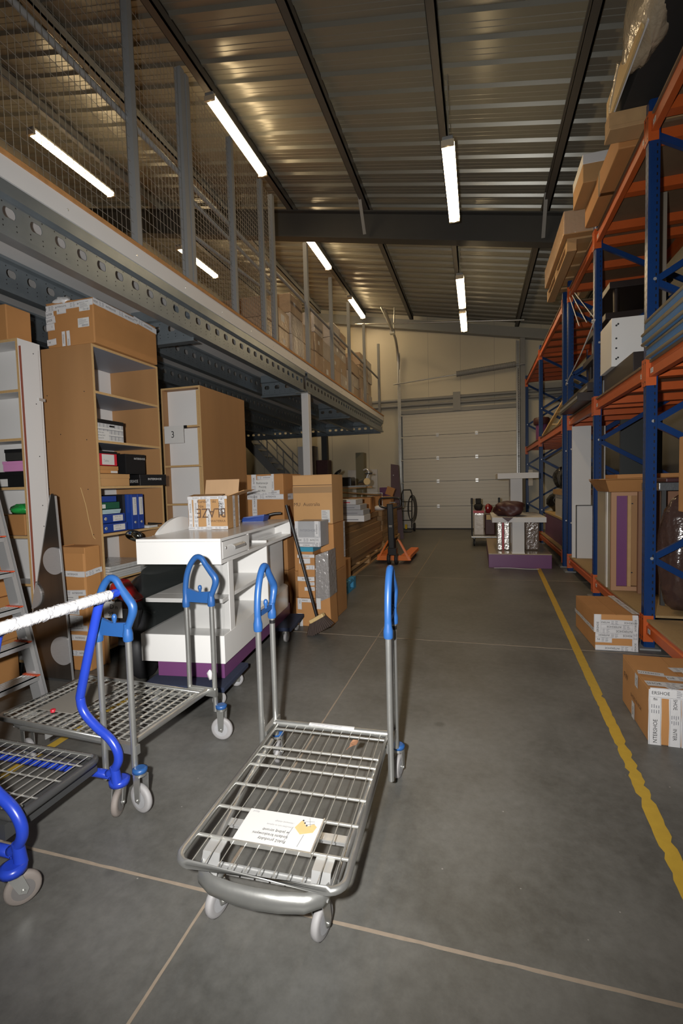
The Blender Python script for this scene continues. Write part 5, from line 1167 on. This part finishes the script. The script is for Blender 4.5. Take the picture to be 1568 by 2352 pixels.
for s_, a_, b_, c_ in (('Kurtki', .25, .80, .03), ('Nie', .27, .66, .03), ('tki', .62, .80, .03), ('WATERKA', .57, .22, .024)): oc.part('handwriting', MB().text(s_, F.p(a_*W_, b_*H_, .0068), F.u, F.v, c_, 0), INKB)
def WL(x, y, z): return ctr.M @ Vector((x, y, z))
dp = Thing('dustpan', 'dark blue dustpan lying on the white counter', 'dustpan', WL(-.27, 1.38, 1.0), R_(25))
dp.part('pan', MB().add([(-.13, -.09, .003), (.06, -.10, .003), (.10, .0, .003), (.06, .10, .003), (-.13, .09, .003), (-.12, -.10, .03), (.07, -.11, .05), (.12, 0, .055), (.07, .11, .05), (-.12, .10, .03)], [(4, 3, 2, 1, 0), (0, 1, 6, 5), (1, 2, 7, 6), (2, 3, 8, 7), (3, 4, 9, 8)]).box(-.13, .06, -.09, .09, .001, .004), BLUE_PAN)
dp.part('handle', MB().tube(spline([(.09, 0, .045), (.16, 0, .06), (.22, .0, .062)], 4), .012, 10), BLACK)
solo('lighter', 'small yellow lighter standing on the counter beside the taped carton', 'lighter', MB().box(-.008, .008, -.006, .006, 0, .03).box(-.008, .008, -.006, .006, .03, .036, 1), [YELLOW, ZINC], M=Matrix.Translation(WL(-.24, .80, 1.0)+Vector((0, 0, .001))))

# ------------------------------------------------------------------ cartons stacked behind the counter
rk = carton('carton with a white handwritten note and crossed printed tape behind the counter', (-2.0, 4.47, .955), (.40, .42, .47), R_(-3), flaps=True,
       tapes=[('f', (.20, .0), (.20, 1), .055), ('f', (0, .53), (1, .53), .05), ('f', (0, .60), (.9, .62), .04), ('f', (.72, .55), (.72, 1), .03), ('f', (.3, .93), (.75, .93), .035), ('r', (.2, .52), (.5, .52), .06)])
Fq = faces(.40, .42, .47)['f'][0]
note = rk.part('paper_note', MB().add([Fq.p(.105, .285, .006), Fq.p(.275, .29, .006), Fq.p(.275, .42, .006), Fq.p(.105, .415, .006)], [(0, 1, 2, 3)]), PAPER)
for s_, a_, b_ in (('Reklamacje', .112, .375), ('Pocztą', .14, .337), ('dal Alic', .125, .30)): rk.part('handwriting', MB().text(s_, Fq.p(a_, b_, .0068), Fq.u, Fq.v, .030, 0, squeeze=.95), INK, parent=note)
carton('carton under the one with the handwritten note, behind the counter', (-2.0, 4.47, .48), (.42, .44, .472), 0)
carton('lowest carton of the stack hidden behind the white counter', (-2.0, 4.47, 0), (.42, .44, .477), 0)
em = carton('large plain carton with dark lettering on its front, behind the broom', (-1.545, 4.52, .93), (.40, .40, .475), R_(1), M=CARD2, stickers=[('f', .72, .03, .085, .12)])
Fe = faces(.40, .40, .475)['f'][0]
em.part('lettering', MB().text('MU', Fe.p(.01, .175, .004), Fe.u, Fe.v, .048, 0).text('Australia', Fe.p(.105, .175, .004), Fe.u, Fe.v, .048, 0), INKB)
em.part('packing_tape', MB().add([Fe.p(0, .30, .002), Fe.p(.40, .30, .002), Fe.p(.40, .36, .002), Fe.p(0, .36, .002)], [(0, 1, 2, 3)]), mat('brown_tape', (.36, .22, .11), .3), label='brown packing tape')
em.part('seam', MB().add([Fe.p(0, .372, .0022), Fe.p(.4, .372, .0022), Fe.p(.4, .378, .0022), Fe.p(0, .378, .0022)], [(0, 1, 2, 3)]), INKB)
carton('carton directly under the large lettered carton behind the broom', (-1.54, 4.52, .465), (.41, .41, .463), 0, tapes=[('r', (.9, .2), (.9, 1), .06)])
carton('lowest carton under the large lettered carton behind the broom', (-1.54, 4.52, 0), (.41, .42, .463), 0)
q1 = carton('bottom carton of the small stack beside the broom', (-1.545, 4.17, 0), (.19, .24, .262), 0, tapes=[('f', (.22, 0), (.22, .45), .05, 0), ('f', (.22, .6), (.22, 1), .04), ('f', (.3, .93), (.9, .93), .035)], flaps=False)
carton('second carton up of the small stack beside the broom', (-1.53, 4.17, .264), (.165, .24, .195), 0, tapes=[('f', (0, .92), (1, .92), .04), ('f', (.4, .45), (1, .45), .035, 1), ('f', (.6, .7), (1, .7), .03)], flaps=False)
carton('third carton up of the small stack beside the broom', (-1.525, 4.17, .461), (.165, .24, .2), 0, tapes=[('f', (0, .97), (1, .97), .03), ('f', (.1, .75), (.75, .75), .05), ('f', (.5, .45), (1, .45), .04)], flaps=False)
tb_ = Thing('shoe_box', 'brown shoe box with teal lid in the small stack beside the broom', 'box', (-1.53, 4.17, .663)); tb_.part('body', MB().box(-1.60, -1.46, 4.06, 4.28, .663, .695), CARD, world=True); tb_.part('lid', MB().box(-1.605, -1.455, 4.055, 4.285, .696, .738), TEAL, world=True)
sl_ = carton('silver grey parcel wrapped in printed tape on top of the small stack', (-1.50, 4.17, .742), (.25, .22, .235), R_(-2), M=SILVERB, tapes=[('f', (0, .26), (1, .26), .05), ('f', (.06, .3), (.06, 1), .035), ('f', (.86, 0), (.86, 1), .045), ('f', (.1, .06), (.95, .06), .03)], flaps=False, writing=[('f', .2, .6, 'INTERSHOE', .03, INKG, 0)])
fw = Thing('carton', 'crumpled carton wrapped in silver film beside the small stack', 'box', (-1.37, 4.17, 0))
fw.part('body', MB().add([(-1.44, 4.05, 0), (-1.30, 4.06, 0), (-1.30, 4.28, 0), (-1.44, 4.28, 0), (-1.425, 4.05, .66), (-1.32, 4.06, .70), (-1.32, 4.28, .70), (-1.425, 4.28, .66)], [(3, 2, 1, 0), (4, 5, 6, 7), (0, 1, 5, 4), (1, 2, 6, 5), (2, 3, 7, 6), (3, 0, 4, 7)]), CARD, world=True, bevel=.006)
fw.part('stretch_film', MB().add([(-1.44, 4.045, .22), (-1.305, 4.055, .28), (-1.305, 4.285, .28), (-1.44, 4.285, .22), (-1.43, 4.045, .665), (-1.312, 4.055, .705), (-1.312, 4.285, .705), (-1.43, 4.285, .665)], [(4, 5, 6, 7), (0, 1, 5, 4), (1, 2, 6, 5), (2, 3, 7, 6), (3, 0, 4, 7)]), mat('silver_film', (.36, .34, .33), .18, .3, bump=1.0, scale=26, bscale=26), world=True)
fw.part('address_label', MB().box(-1.43, -1.39, 4.038, 4.04, .17, .27), PAPER, world=True)
# broom
br = Thing('broom', 'broom with long black handle and brown bristles leaning by the counter', 'broom', (-1.37, 3.80, 0))
hA, hB = P(728, 1420, y=3.83), P(657, 1160, y=3.86)
br.part('handle', MB().tube([hA, hB], .0125, 10), BLACK, world=True)
hd_ = (hA-hB).normalized(); sd = Vector((.72, -.05, .42)).normalized()
h0 = hA+hd_*.0
br.part('head', MB().bar(h0-sd*.075+Vector((0, 0, .0)), h0+sd*.075, .055, .035, up=hd_), CREAM, world=True, bevel=.008)
bmb = MB(); rgb = random.Random(5)
for k in range(12):
    for j in range(3):
        a = h0+sd*(-.07+.14*k/11)+hd_*.015+Vector((0, -.02+.02*j, 0)); e = a+hd_*.10+sd*(-.07+.14*k/11)*.75+Vector((0, (j-1)*.02, 0)); e.z = max(e.z, .002)
        bmb.tube([a, e], [.010, .012], 6)
br.part('bristles', bmb, BRISTLE, world=True)

# ------------------------------------------------------------------ blue pallet, boards, junk behind
bp_ = Thing('pallet', 'small blue pallet on the floor behind the stacked cartons', 'pallet', (-1.85, 5.35, 0)); pallet(bp_, -2.2, -1.50, 5.06, 5.75, 0, BLUE_PAL)
carton('brown carton with torn flap on the blue pallet, front one', (-1.72, 5.22, .146), (.36, .28, .30), R_(2), flaps=True, tapes=[('f', (.35, .2), (.35, 1), .02)])
carton('brown carton on the blue pallet, rear one', (-1.75, 5.56, .146), (.40, .30, .24), 0)
def shp(t, nm, a, b, w_, h_, M): t.part(nm, MB().bar(a, b, w_, h_), M, world=True)
wp_ = Thing('pallet', 'long wooden pallet under the brown flat cartons', 'pallet', (-2.2, 7.5, 0)); pallet(wp_, -2.75, -1.70, 6.12, 8.85, 0, WOOD)
rgp = random.Random(9)
for k in range(7):
    x1 = -1.73+.035*rgp.uniform(-1, 1)-.012*k; z = .146+.093*k
    t = Thing('flat_carton', 'long flat brown carton of the lower pile, %s from the bottom' % ('first', 'second', 'third', 'fourth', 'fifth', 'sixth', 'seventh')[k], 'box', (-2.1, 7.4, z), group='long flat cartons on the pallet')
    t.part('body', MB().box(x1-.62, x1, 6.13+.05*rgp.random(), 8.6+.15*rgp.random(), z, z+.091), PLANK, world=True, bevel=.004)
    if k in (1, 2, 4, 5): t.part('lettering', MB().text('Wenge', (x1-.16, 6.127, z+.015), (1, 0, 0), (0, 0, 1), .075, 0, squeeze=.6), INK, world=True)
wp2 = Thing('pallet', 'wooden pallet farther back beside the pallet truck', 'pallet', (-2.2, 10, 0)); pallet(wp2, -2.6, -1.75, 9.0, 10.9, 0, WOOD)
for k in range(8):
    z = .146+.088*k
    t = Thing('flat_carton', 'long flat brown carton of the rear pile, %s from the bottom' % ('first', 'second', 'third', 'fourth', 'fifth', 'sixth', 'seventh', 'eighth')[k], 'box', (-2.1, 9.9, z), group='long flat cartons of the rear pile')
    t.part('body', MB().box(-2.5+.03*rgp.random(), -1.80+.04*rgp.random(), 9.0+.1*rgp.random(), 10.8, z, z+.086), PLANK, world=True, bevel=.004)
# white and grey boxes on the first pile
for k, (x0, x1, z0, z1, M_, lb) in enumerate(((-1.86, -1.47, .80, .885, WHITE_M, 'white flat box at the bottom of the small pile on the brown boards'), (-1.87, -1.48, .887, .96, SILVERB, 'grey printed box second in the small pile on the brown boards'), (-1.88, -1.52, .962, 1.03, SILVERB, 'grey printed box third in the small pile on the brown boards'), (-1.84, -1.58, 1.032, 1.10, mat('pale_grey_card', (.5, .49, .48), .6), 'pale box with red print topmost of the small pile'))):
    t = Thing('flat_box', lb, 'box', ((x0+x1)/2, 6.35, z0)); t.part('body', MB().box(x0, x1, 6.16, 6.55, z0, z1), M_, world=True, bevel=.003)
    t.part('print', MB().box(x0+.09, x1-.08, 6.1585, 6.1595, z0+.022, z0+.034), REDC if k == 3 else INKG, world=True)
solo('label_strip', 'white paper strip lying at the front edge of the brown boards', 'paper', MB().box(-1.99, -1.90, 6.16, 6.24, .798, .7985), PAPER)
# heap of shop fittings on top of the boards
ZH = .80
bxs = [((-2.45, 7.2), (.7, .5, .30), CARD, 'reddish brown carton under the heap of shop fittings'), ((-2.1, 8.2), (.6, .5, .27), CARD, 'second brown carton under the heap of shop fittings')]
for (c_, s_, M_, lb) in bxs: carton(lb, (c_[0], c_[1], ZH), s_, R_(4), flaps=False, M=M_)
solo('board', 'long loose brown board lying aslant on the heap of shop fittings', 'board', MB().bar((-2.35, 6.9, 1.22), (-1.72, 8.4, 1.10), .16, .02), PLANK)
solo('board', 'second pale board lying across the heap of shop fittings', 'board', MB().bar((-2.7, 7.5, 1.23), (-1.95, 8.7, 1.25), .12, .02), WOOD)
solo('cushion', 'dark grey bundle on the front of the heap', 'bundle', MB().blob((-1.83, 7.35, .86), (.16, .2, .07), 0, 16, .12, 6), BLACKM)
solo('suitcase', 'black flat case lying on the heap of shop fittings', 'case', MB().box(-2.40, -2.06, 7.75, 8.05, 1.26, 1.43), BLACK, bevel=.02, M=Matrix.Identity(4))
cyl_ = Thing('roll', 'pale metal tube end pointing forward on the heap of shop fittings', 'tube', (-1.9, 8.0, 1.28)); cyl_.part('tube', MB().cyl((-2.0, 8.2, 1.33), (-1.80, 7.8, 1.35), .055, 16), GALV, world=True); cyl_.part('rim', MB().cyl((-1.80, 7.8, 1.35), (-1.795, 7.79, 1.35), .058, 16), CREAM, world=True)
for k in range(6):
    a = (-2.6+.03*k, 7.40+.055*k, 1.262); b = (-1.72-.05*(k % 3), 7.40+.055*k, 1.262+.02*(k % 2))
    solo('rail', 'grey metal shop rail lying in the heap of fittings, number %s from the front' % ('one', 'two', 'three', 'four', 'five', 'six')[k], 'rail', MB().bar(a, b, .022, .012), GREY_P, group='metal shop rails in the heap')
lp_ = Thing('desk_lamp', 'bent chrome arm standing up out of the heap of fittings', 'lamp', (-1.98, 8.5, 1.26)); lp_.part('arm', MB().tube(spline([(-1.93, 8.5, 1.26), (-1.96, 8.5, 1.42), (-1.92, 8.5, 1.52), (-1.97, 8.5, 1.58), (-2.02, 8.5, 1.56)], 5), .016, 8), ALU, world=True); lp_.part('joint', MB().cyl((-1.99, 8.48, 1.5), (-1.86, 8.52, 1.5), .018, 10), BLACK, world=True)
solo('chair_back', 'black curved chair back sticking out of the heap', 'chair', MB().tube(spline([(-2.62, 8.3, 1.1), (-2.58, 8.3, 1.35), (-2.48, 8.25, 1.5), (-2.38, 8.2, 1.55)], 5), [.07]*15+[.03], 10, flat=.35), BLACK)
for k, (x, lb) in enumerate(((-1.96, 'left'), (-1.74, 'right'))): carton('small brown carton on the rear pile, %s one' % lb, (x, 9.35, .852), (.19, .3, .2), 0, flaps=False)
solo('carton_scrap', 'torn piece of brown carton on top of the rear pile', 'cardboard', MB().box(-.08, .08, -.02, .02, 0, .16), CARD, M=Matrix.Translation((-1.72, 9.4, 1.075)) @ Matrix.Rotation(R_(20), 4, 'Y'))
fr_ = Thing('picture_frame', 'white thin frame leaning on the rear pile', 'frame', (-1.75, 9.1, .86)); fr_.part('frame', MB().box(-2.2, -1.78, 9.03, 9.05, 1.12, 1.132).box(-1.792, -1.78, 9.03, 9.05, .852, 1.12).box(-2.2, -2.188, 9.03, 9.05, .852, 1.12), PAPER, world=True)
solo('basin', 'white oval basin lying at the front of the rear pile', 'basin', MB().blob((-1.80, 8.80, .845), (.12, .1, .05), 0, 18, .0, 1), WHITE_M)
# purple board behind the pallet truck
pp_ = Thing('purple_plank', 'tall narrow dark purple board standing behind the pallet truck', 'panel', (-1.72, 10.95, 0)); pp_.part('board', MB().add([(-1.98, 11.0, 0), (-1.68, 11.0, 0), (-1.82, 11.25, 1.74), (-2.0, 11.25, 1.77), (-1.98, 11.03, 0), (-1.68, 11.03, 0), (-1.82, 11.28, 1.74), (-2.0, 11.28, 1.77)], [(0, 1, 2, 3), (7, 6, 5, 4), (0, 4, 5, 1), (1, 5, 6, 2), (2, 6, 7, 3), (3, 7, 4, 0)]), mat('purple_dark', (.075, .04, .055), .5), world=True)
pp_.part('screw', MB().lathe([(.012, 0), (.01, .004)], (-1.93, 11.19, 1.5), 'y', 8), ZINC, world=True)
# pallet truck
pj = Thing('pallet_truck', 'orange hand pallet truck with black draw bar at the far end of the aisle', 'pallet truck', (-1.32, 7.9, 0))
XJ = -1.33
for s_ in (-1, 1):
    x = XJ+s_*.195
    pj.part('fork', MB().add([(x-.08, 7.62, .07), (x+.08, 7.62, .07), (x+.08, 8.7, .06), (x-.08, 8.7, .06), (x-.08, 7.62, .135), (x+.08, 7.62, .135), (x+.07, 8.75, .11), (x-.07, 8.75, .11)], [(3, 2, 1, 0), (4, 5, 6, 7), (0, 1, 5, 4), (1, 2, 6, 5), (2, 3, 7, 6), (3, 0, 4, 7)]), ORANGE_J, world=True, bevel=.006)
    pj.part('load_roller', MB().cyl((x-.05, 8.5, .04), (x+.05, 8.5, .04), .04, 14), TYRE, world=True)
    pj.part('side_brace', MB().add([(x+s_*.05, 7.55, .06), (x+s_*.09, 7.55, .06), (XJ+s_*.11, 7.6, .36), (XJ+s_*.06, 7.6, .40), (x+s_*.05, 7.60, .06), (x+s_*.09, 7.60, .06), (XJ+s_*.11, 7.65, .36), (XJ+s_*.06, 7.65, .40)], [(0, 1, 2, 3), (7, 6, 5, 4), (0, 4, 5, 1), (1, 5, 6, 2), (2, 6, 7, 3), (3, 7, 4, 0)]), ORANGE_J, world=True)
    pj.part('steer_wheel', MB().lathe([(.05, -.025), (.085, -.025), (.09, 0), (.085, .025), (.05, .025)], (XJ+s_*.06, 7.50, .09), 'x', 20), TYRE, world=True)
    pj.part('wheel_hub', MB().lathe([(.052, -.027), (.03, -.02), (.03, .02), (.052, .027)], (XJ+s_*.06, 7.50, .09), 'x', 16), GALV, world=True)
pj.part('cross_plate', MB().box(XJ-.27, XJ+.27, 7.56, 7.60, .05, .13), ORANGE_J, world=True, bevel=.004)
pj.part('pump', MB().box(XJ-.07, XJ+.07, 7.44, 7.58, .15, .27).cyl((XJ, 7.54, .2), (XJ, 7.54, .42), .05, 14), BLACK, world=True, bevel=.01)
pj.part('draw_bar', MB().bar((XJ-.01, 7.48, .22), (XJ-.03, 7.50, .98), .10, .06, up=(0, 1, 0)), BLACK, world=True, bevel=.015)
lo_ = [(XJ-.03, 7.5, .90), (XJ-.17, 7.5, .93), (XJ-.20, 7.5, .97), (XJ-.20, 7.5, 1.03), (XJ-.16, 7.5, 1.07), (XJ-.03, 7.5, 1.075), (XJ+.10, 7.5, 1.07), (XJ+.14, 7.5, 1.03), (XJ+.14, 7.5, .97), (XJ+.11, 7.5, .93), (XJ-.03, 7.5, .90)]
pj.part('handle', MB().tube(spline(lo_, 4), .015, 8), BLACK, world=True)
pj.part('lever', MB().tube([(XJ+.06, 7.49, 1.0), (XJ-.03, 7.47, 1.0)], .008, 8).cyl((XJ-.04, 7.445, .62), (XJ+.01, 7.445, .62), .022, 10), GREY_P, world=True)
# hand sack truck / hose by the door
hk = Thing('sack_truck', 'black sack truck with coiled cables standing by the overhead door', 'sack truck', (-1.7, 12.6, 0))
for x in (-2.0, -1.72): hk.part('upright', MB().tube([(x, 12.7, .1), (x, 12.85, 1.0), (x+.04*(1 if x < -1.9 else -1), 12.87, 1.12)], .016, 8), BLACK, world=True)
hk.part('top_grip', MB().tube([(-1.96, 12.87, 1.12), (-1.76, 12.87, 1.12)], .016, 8), BLACK, world=True)
for z in (.3, .55, .8): hk.part('cross_bar', MB().tube([(-2.0, 12.7+z*.16, z), (-1.72, 12.7+z*.16, z)], .012, 8), BLACK, world=True)
hk.part('toe_plate', MB().box(-2.02, -1.70, 12.45, 12.7, .01, .02), BLACK, world=True)
for x in (-2.06, -1.66): hk.part('wheel', MB().lathe([(.06, -.02), (.11, -.025), (.12, 0), (.11, .025), (.06, .02)], (x, 12.78, .12), 'x', 20), TYRE, world=True)
for k in range(3): hk.part('cable_coil', MB().tube([(-1.72+.02*k+(.11+.015*k)*math.cos(a)*.8, 12.66-.02*k, .62+(.30+.03*k)*math.sin(a)) for a in [2*PI*i/26 for i in range(26)]], .012, 6, closed=True), BLACK, world=True)
hk.part('cable_plug', MB().cyl((-1.86, 12.6, .08), (-1.86, 12.6, .2), .03, 10), YELLOW, world=True)
solo('panel', 'large white board leaning on the far wall behind the heap', 'board', MB().box(-3.62, -2.75, 13.27, 13.33, .9, 1.72), WHITE_M)
tbk = Thing('trestle', 'low dark bench under the white board by the far wall', 'bench', (-3.2, 13.1, 0)); tbk.part('bench_top', MB().box(-3.7, -2.7, 12.95, 13.34, .86, .898), BLACKM, world=True)
for x in (-3.6, -2.8): tbk.part('leg', MB().box(x-.03, x+.03, 13.0, 13.3, 0, .858), BLACKM, world=True)
solo('purple_plinth', 'dark purple block by the far wall beside the heap', 'plinth', MB().box(-2.62, -2.2, 12.9, 13.3, 0, 1.2), PURPLE)
for x0, x1, y, z1, M_, lb in ((-4.62, -4.15, 11.9, 2.35, WHITE_M, 'tall white cabinet standing in the dark behind the steel column'), (-3.80, -3.5, 11.0, 1.92, MAROON, 'dark red cabinet standing in the dark behind the cartons'), (-3.13, -2.91, 12.3, 2.15, mat('drab_green', (.2, .18, .11), .6), 'tall drab cabinet by the far wall')):
    t = Thing('cabinet', lb, 'cabinet', ((x0+x1)/2, y, 0)); t.part('body', MB().box(x0, x1, y, y+.3, 0.04, z1), M_, world=True, bevel=.004); t.part('door', MB().box(x0+.01, x1-.01, y-.015, y, .06, z1-.02), M_, world=True); t.part('plinth', MB().box(x0+.01, x1-.01, y+.01, y+.29, 0, .04), BLACK, world=True); t.part('handle', MB().box(x1-.05, x1-.035, y-.03, y-.015, 1.0, 1.15), ZINC, world=True)
# steel staircase under the far end of the mezzanine
stt = Thing('staircase', 'open steel staircase with handrails in the dark under the mezzanine', 'staircase', (-5.6, 12.8, 0))
a0, a1 = Vector((-6.59, 12.5, 2.78)), Vector((-4.0, 12.5, .05)); dv = a1-a0
for yy in (12.5, 13.2):
    stt.part('stringer', MB().bar((a0.x, yy, a0.z), (a1.x, yy, a1.z), .03, .22, up=(0, 0, 1)), GREY_P, world=True)
    for h_ in (.45, .95): stt.part('handrail', MB().tube([(a0.x+dv.x*(h_+.05)/2.9, yy, a0.z-.05), (a1.x-.0, yy, a1.z+h_)], .02, 8), GREY_P, world=True)
    for k in range(5):
        p = a0+dv*(.12+.19*k); stt.part('baluster', MB().cyl((p.x, yy, p.z), (p.x, yy, min(p.z+.93, 2.92)), .016, 8), GREY_P, world=True)
for k in range(13):
    p = a0+dv*((k+1)/14); stt.part('tread', MB().box(p.x-.12, p.x+.12, 12.52, 13.18, p.z-.01, p.z+.02), GALV, world=True)

# ------------------------------------------------------------------ tiered white display on purple base
dsp = Thing('display_stand', 'tiered white display of two T shaped tables on a purple plinth', 'display', (.59, 8.4, 0))
dsp.part('plinth', MB().box(.148, 1.026, 7.40, 9.4, 0, .20), PURPLE, world=True, bevel=.002)
dsp.part('plinth_top', MB().box(.146, 1.028, 7.398, 9.402, .20, .212), mat('beige_laminate', (.45, .37, .25), .2), world=True)
dsp.part('front_leg', MB().box(.485, .655, 7.43, 7.60, .225, .68), WHITE_M, world=True); dsp.part('leg_foot', MB().box(.48, .66, 7.42, 7.61, .212, .226), WHITE, world=True)
dsp.part('lower_shelf', MB().box(.20, .952, 7.38, 8.6, .68, .755), WHITE_M, world=True, bevel=.002)
dsp.part('rear_leg', MB().box(.53, .72, 8.5, 8.68, .756, 1.33), WHITE_M, world=True); dsp.part('upper_shelf', MB().box(.31, .93, 8.1, 9.1, 1.33, 1.42), WHITE_M, world=True, bevel=.002)
dsp.part('rear_post', MB().box(.53, .72, 8.70, 8.88, .213, 1.33), WHITE_M, world=True)
solo('cord', 'thin white cord lying along the front of the purple display plinth', 'cord', MB().tube(spline([(.22, 7.33, .005), (.45, 7.36, .005), (.68, 7.30, .005), (.84, 7.31, .005)], 5), .005, 6), PAPER)
foil = mat('silver_foil', (.62, .60, .57), .16, .75, bump=1.0, scale=34, bscale=34)
for k, (x0, x1, y0, lb) in enumerate(((.285, .36, 7.75, 'left'), (.385, .47, 7.78, 'middle'))): solo('foil_parcel', 'crinkled silver foil parcel under the lower display shelf, %s one' % lb, 'parcel', MB().box(x0, x1, y0, y0+.25, .214, .665), foil, bevel=.012, group='silver foil parcels under the display')
solo('film_parcel', 'brown parcel in glittering clear film under the right side of the display', 'parcel', MB().box(.70, .90, 7.8, 8.2, .214, .66), mat('film_over_brown', (.20, .15, .12), .14, bump=1.0, scale=26, bscale=26, spec=.9), bevel=.02)
solo('red_stick', 'thin red and white stick between the silver parcels', 'stick', MB().box(.362, .383, 7.80, 7.82, .214, .66), REDC)
bag = Thing('garment', 'dark red brown leather garment heaped on the lower display shelf', 'garment', (.45, 7.75, .756))
bag.part('cloth', MB().blob((.47, 7.75, .86), (.22, .26, .125), 0, 24, .14, 21), MAROON, world=True)
bag.part('hanging_corner', MB().add([(.34, 7.374, .757), (.50, 7.374, .757), (.425, 7.372, .69), (.34, 7.368, .757), (.50, 7.368, .757), (.425, 7.366, .69)], [(2, 1, 0), (3, 4, 5), (0, 1, 4, 3), (1, 2, 5, 4), (2, 0, 3, 5)]), MAROON, world=True)
bag.part('lining', MB().blob((.35, 7.6, .87), (.05, .04, .03), 0, 12, .1, 2, False), CARD, world=True)
# trolley with bags behind the display
ft = Thing('platform_trolley', 'far trolley loaded with bags in front of the overhead door', 'trolley', (.15, 10.2, 0))
ft.part('deck', MB().box(-.14, .42, 9.8, 10.7, .17, .205), GALV, world=True, bevel=.01)
for x in (-.12, .40):
    ft.part('handle_frame', MB().tube([(x, 9.83, .19), (x, 9.83, .93)], .014, 8).tube([(x, 9.95, .19), (x, 9.95, .93), (x, 9.83, .96)], .014, 8), BLACK, world=True)
    ft.part('grip', MB().tube([(x, 9.83, .85), (x, 9.83, .97)], .02, 8), BLACK, world=True)
for x in (-.08, .36):
    for y in (9.86, 10.6): caster(ft, x-.15, y-10.2, .065, .165, yaw=R_(80), collar=GREY_P, tyre=TYRE, trail=.01)
b1 = Thing('carrier_bag', 'pale plastic wrapped carrier bag with red top on the far trolley', 'bag', (.02, 10.0, .206)); b1.part('bag', MB().box(-.09, .115, 9.95, 10.15, .207, .66), mat('pale_plastic', (.55, .50, .44), .25, bump=.4, scale=14, bscale=14), world=True, bevel=.02); b1.part('red_top', MB().box(-.095, .12, 9.945, 10.155, .662, .70), REDC, world=True); b1.part('glossy_band', MB().box(-.06, .11, 9.944, 9.949, .62, .655), foil, world=True)
b2 = Thing('hat', 'black cloth heap on top of the pale bag of the far trolley', 'cloth', (.02, 10.05, .70)); b2.part('cloth', MB().blob((.01, 10.05, .78), (.085, .08, .09), 0, 14, .12, 4), BLACKM, world=True); b2.part('crown', MB().box(-.05, .06, 10.0, 10.1, .85, .955), BLACKM, world=True, bevel=.015)
b3 = Thing('carrier_bag', 'dark red glossy bag beside the pale bag on the far trolley', 'bag', (.25, 10.2, .206)); b3.part('bag', MB().box(.13, .33, 10.0, 10.3, .207, .62), MAROON, world=True, bevel=.02); b3.part('glossy_top', MB().blob((.2, 10.15, .73), (.07, .08, .11), 0, 14, .15, 6), mat('red_gloss', (.25, .02, .025), .12, bump=.6, scale=20, bscale=20), world=True); b3.part('pale_label', MB().box(.16, .27, 9.993, 9.998, .52, .62), CREAM, world=True)
solo('brown_sack', 'olive brown sack behind the dark red bag on the far trolley', 'bag', MB().blob((.36, 10.45, .38), (.045, .1, .21), 0, 14, .1, 7), mat('olive_sack', (.12, .10, .055), .5))

# ------------------------------------------------------------------ cartons on the mezzanine
rgm = random.Random(4)
FILM2 = mat('carton_in_film', (.33, .235, .155), .30, var=.25, scale=5, bump=.6, bscale=24, spec=.8, rnd=.18)
FILM3 = mat('pale_carton_in_film', (.42, .37, .33), .26, var=.25, scale=6, bump=.6, bscale=24, spec=.8, rnd=.15)
stacks = ((5.78, 6.62, 2, .60, 'first'), (6.70, 7.72, 3, .88, 'second'), (7.80, 8.75, 3, 1.04, 'third'), (8.83, 9.85, 4, 1.12, 'fourth'), (9.95, 10.95, 4, 1.08, 'fifth'), (11.05, 12.3, 4, 1.15, 'sixth'))
ords = ('lowest', 'second', 'third', 'fourth'); cols = ('left', 'middle', 'right')
for (ya, yb, nl, ht, nm) in stacks:
    pt = Thing('pallet', 'pallet on the mezzanine under the %s stack of film wrapped cartons' % nm, 'pallet', (-3.0, (ya+yb)/2, ZM)); pallet(pt, -3.5, -2.62, ya, yb, ZM, WOOD)
    z = ZM+.146; nc = 2 if yb-ya < 1.05 else 3
    for l in range(nl):
        h = ht/nl*rgm.uniform(.85, 1.1); y = ya
        for c in range(nc):
            if l == nl-1 and nl > 2 and rgm.random() < .22: y += (yb-ya)/nc; continue
            w_ = (yb-ya)/nc
            t = Thing('carton', 'film wrapped carton on the mezzanine, %s stack, %s layer, %s' % (nm, ords[l], cols[c] if nc == 3 else ('left', 'right')[c]), 'box', (-2.95, y+w_/2, z), group='film wrapped cartons on the mezzanine')
            x1 = -2.64+rgm.uniform(-.03, .01)
            t.part('body', MB().box(x1-.7, x1, y+.006, y+w_-.006, z, z+h-.004), FILM3 if rgm.random() < .35 else FILM2, world=True, bevel=.012)
            if rgm.random() < .35:
                ly, lz, lw = y+w_*rgm.uniform(.1, .6), z+h*rgm.uniform(.15, .5), rgm.uniform(.07, .14)
                t.part('address_label', MB().box(x1+.0005, x1+.0015, ly, ly+lw, lz, lz+lw*.8), PAPER, world=True)
            y += w_
        z += h
for o in bpy.data.objects:
    if '_sh' in o: del o['_sh']
bpy.context.view_layer.update()
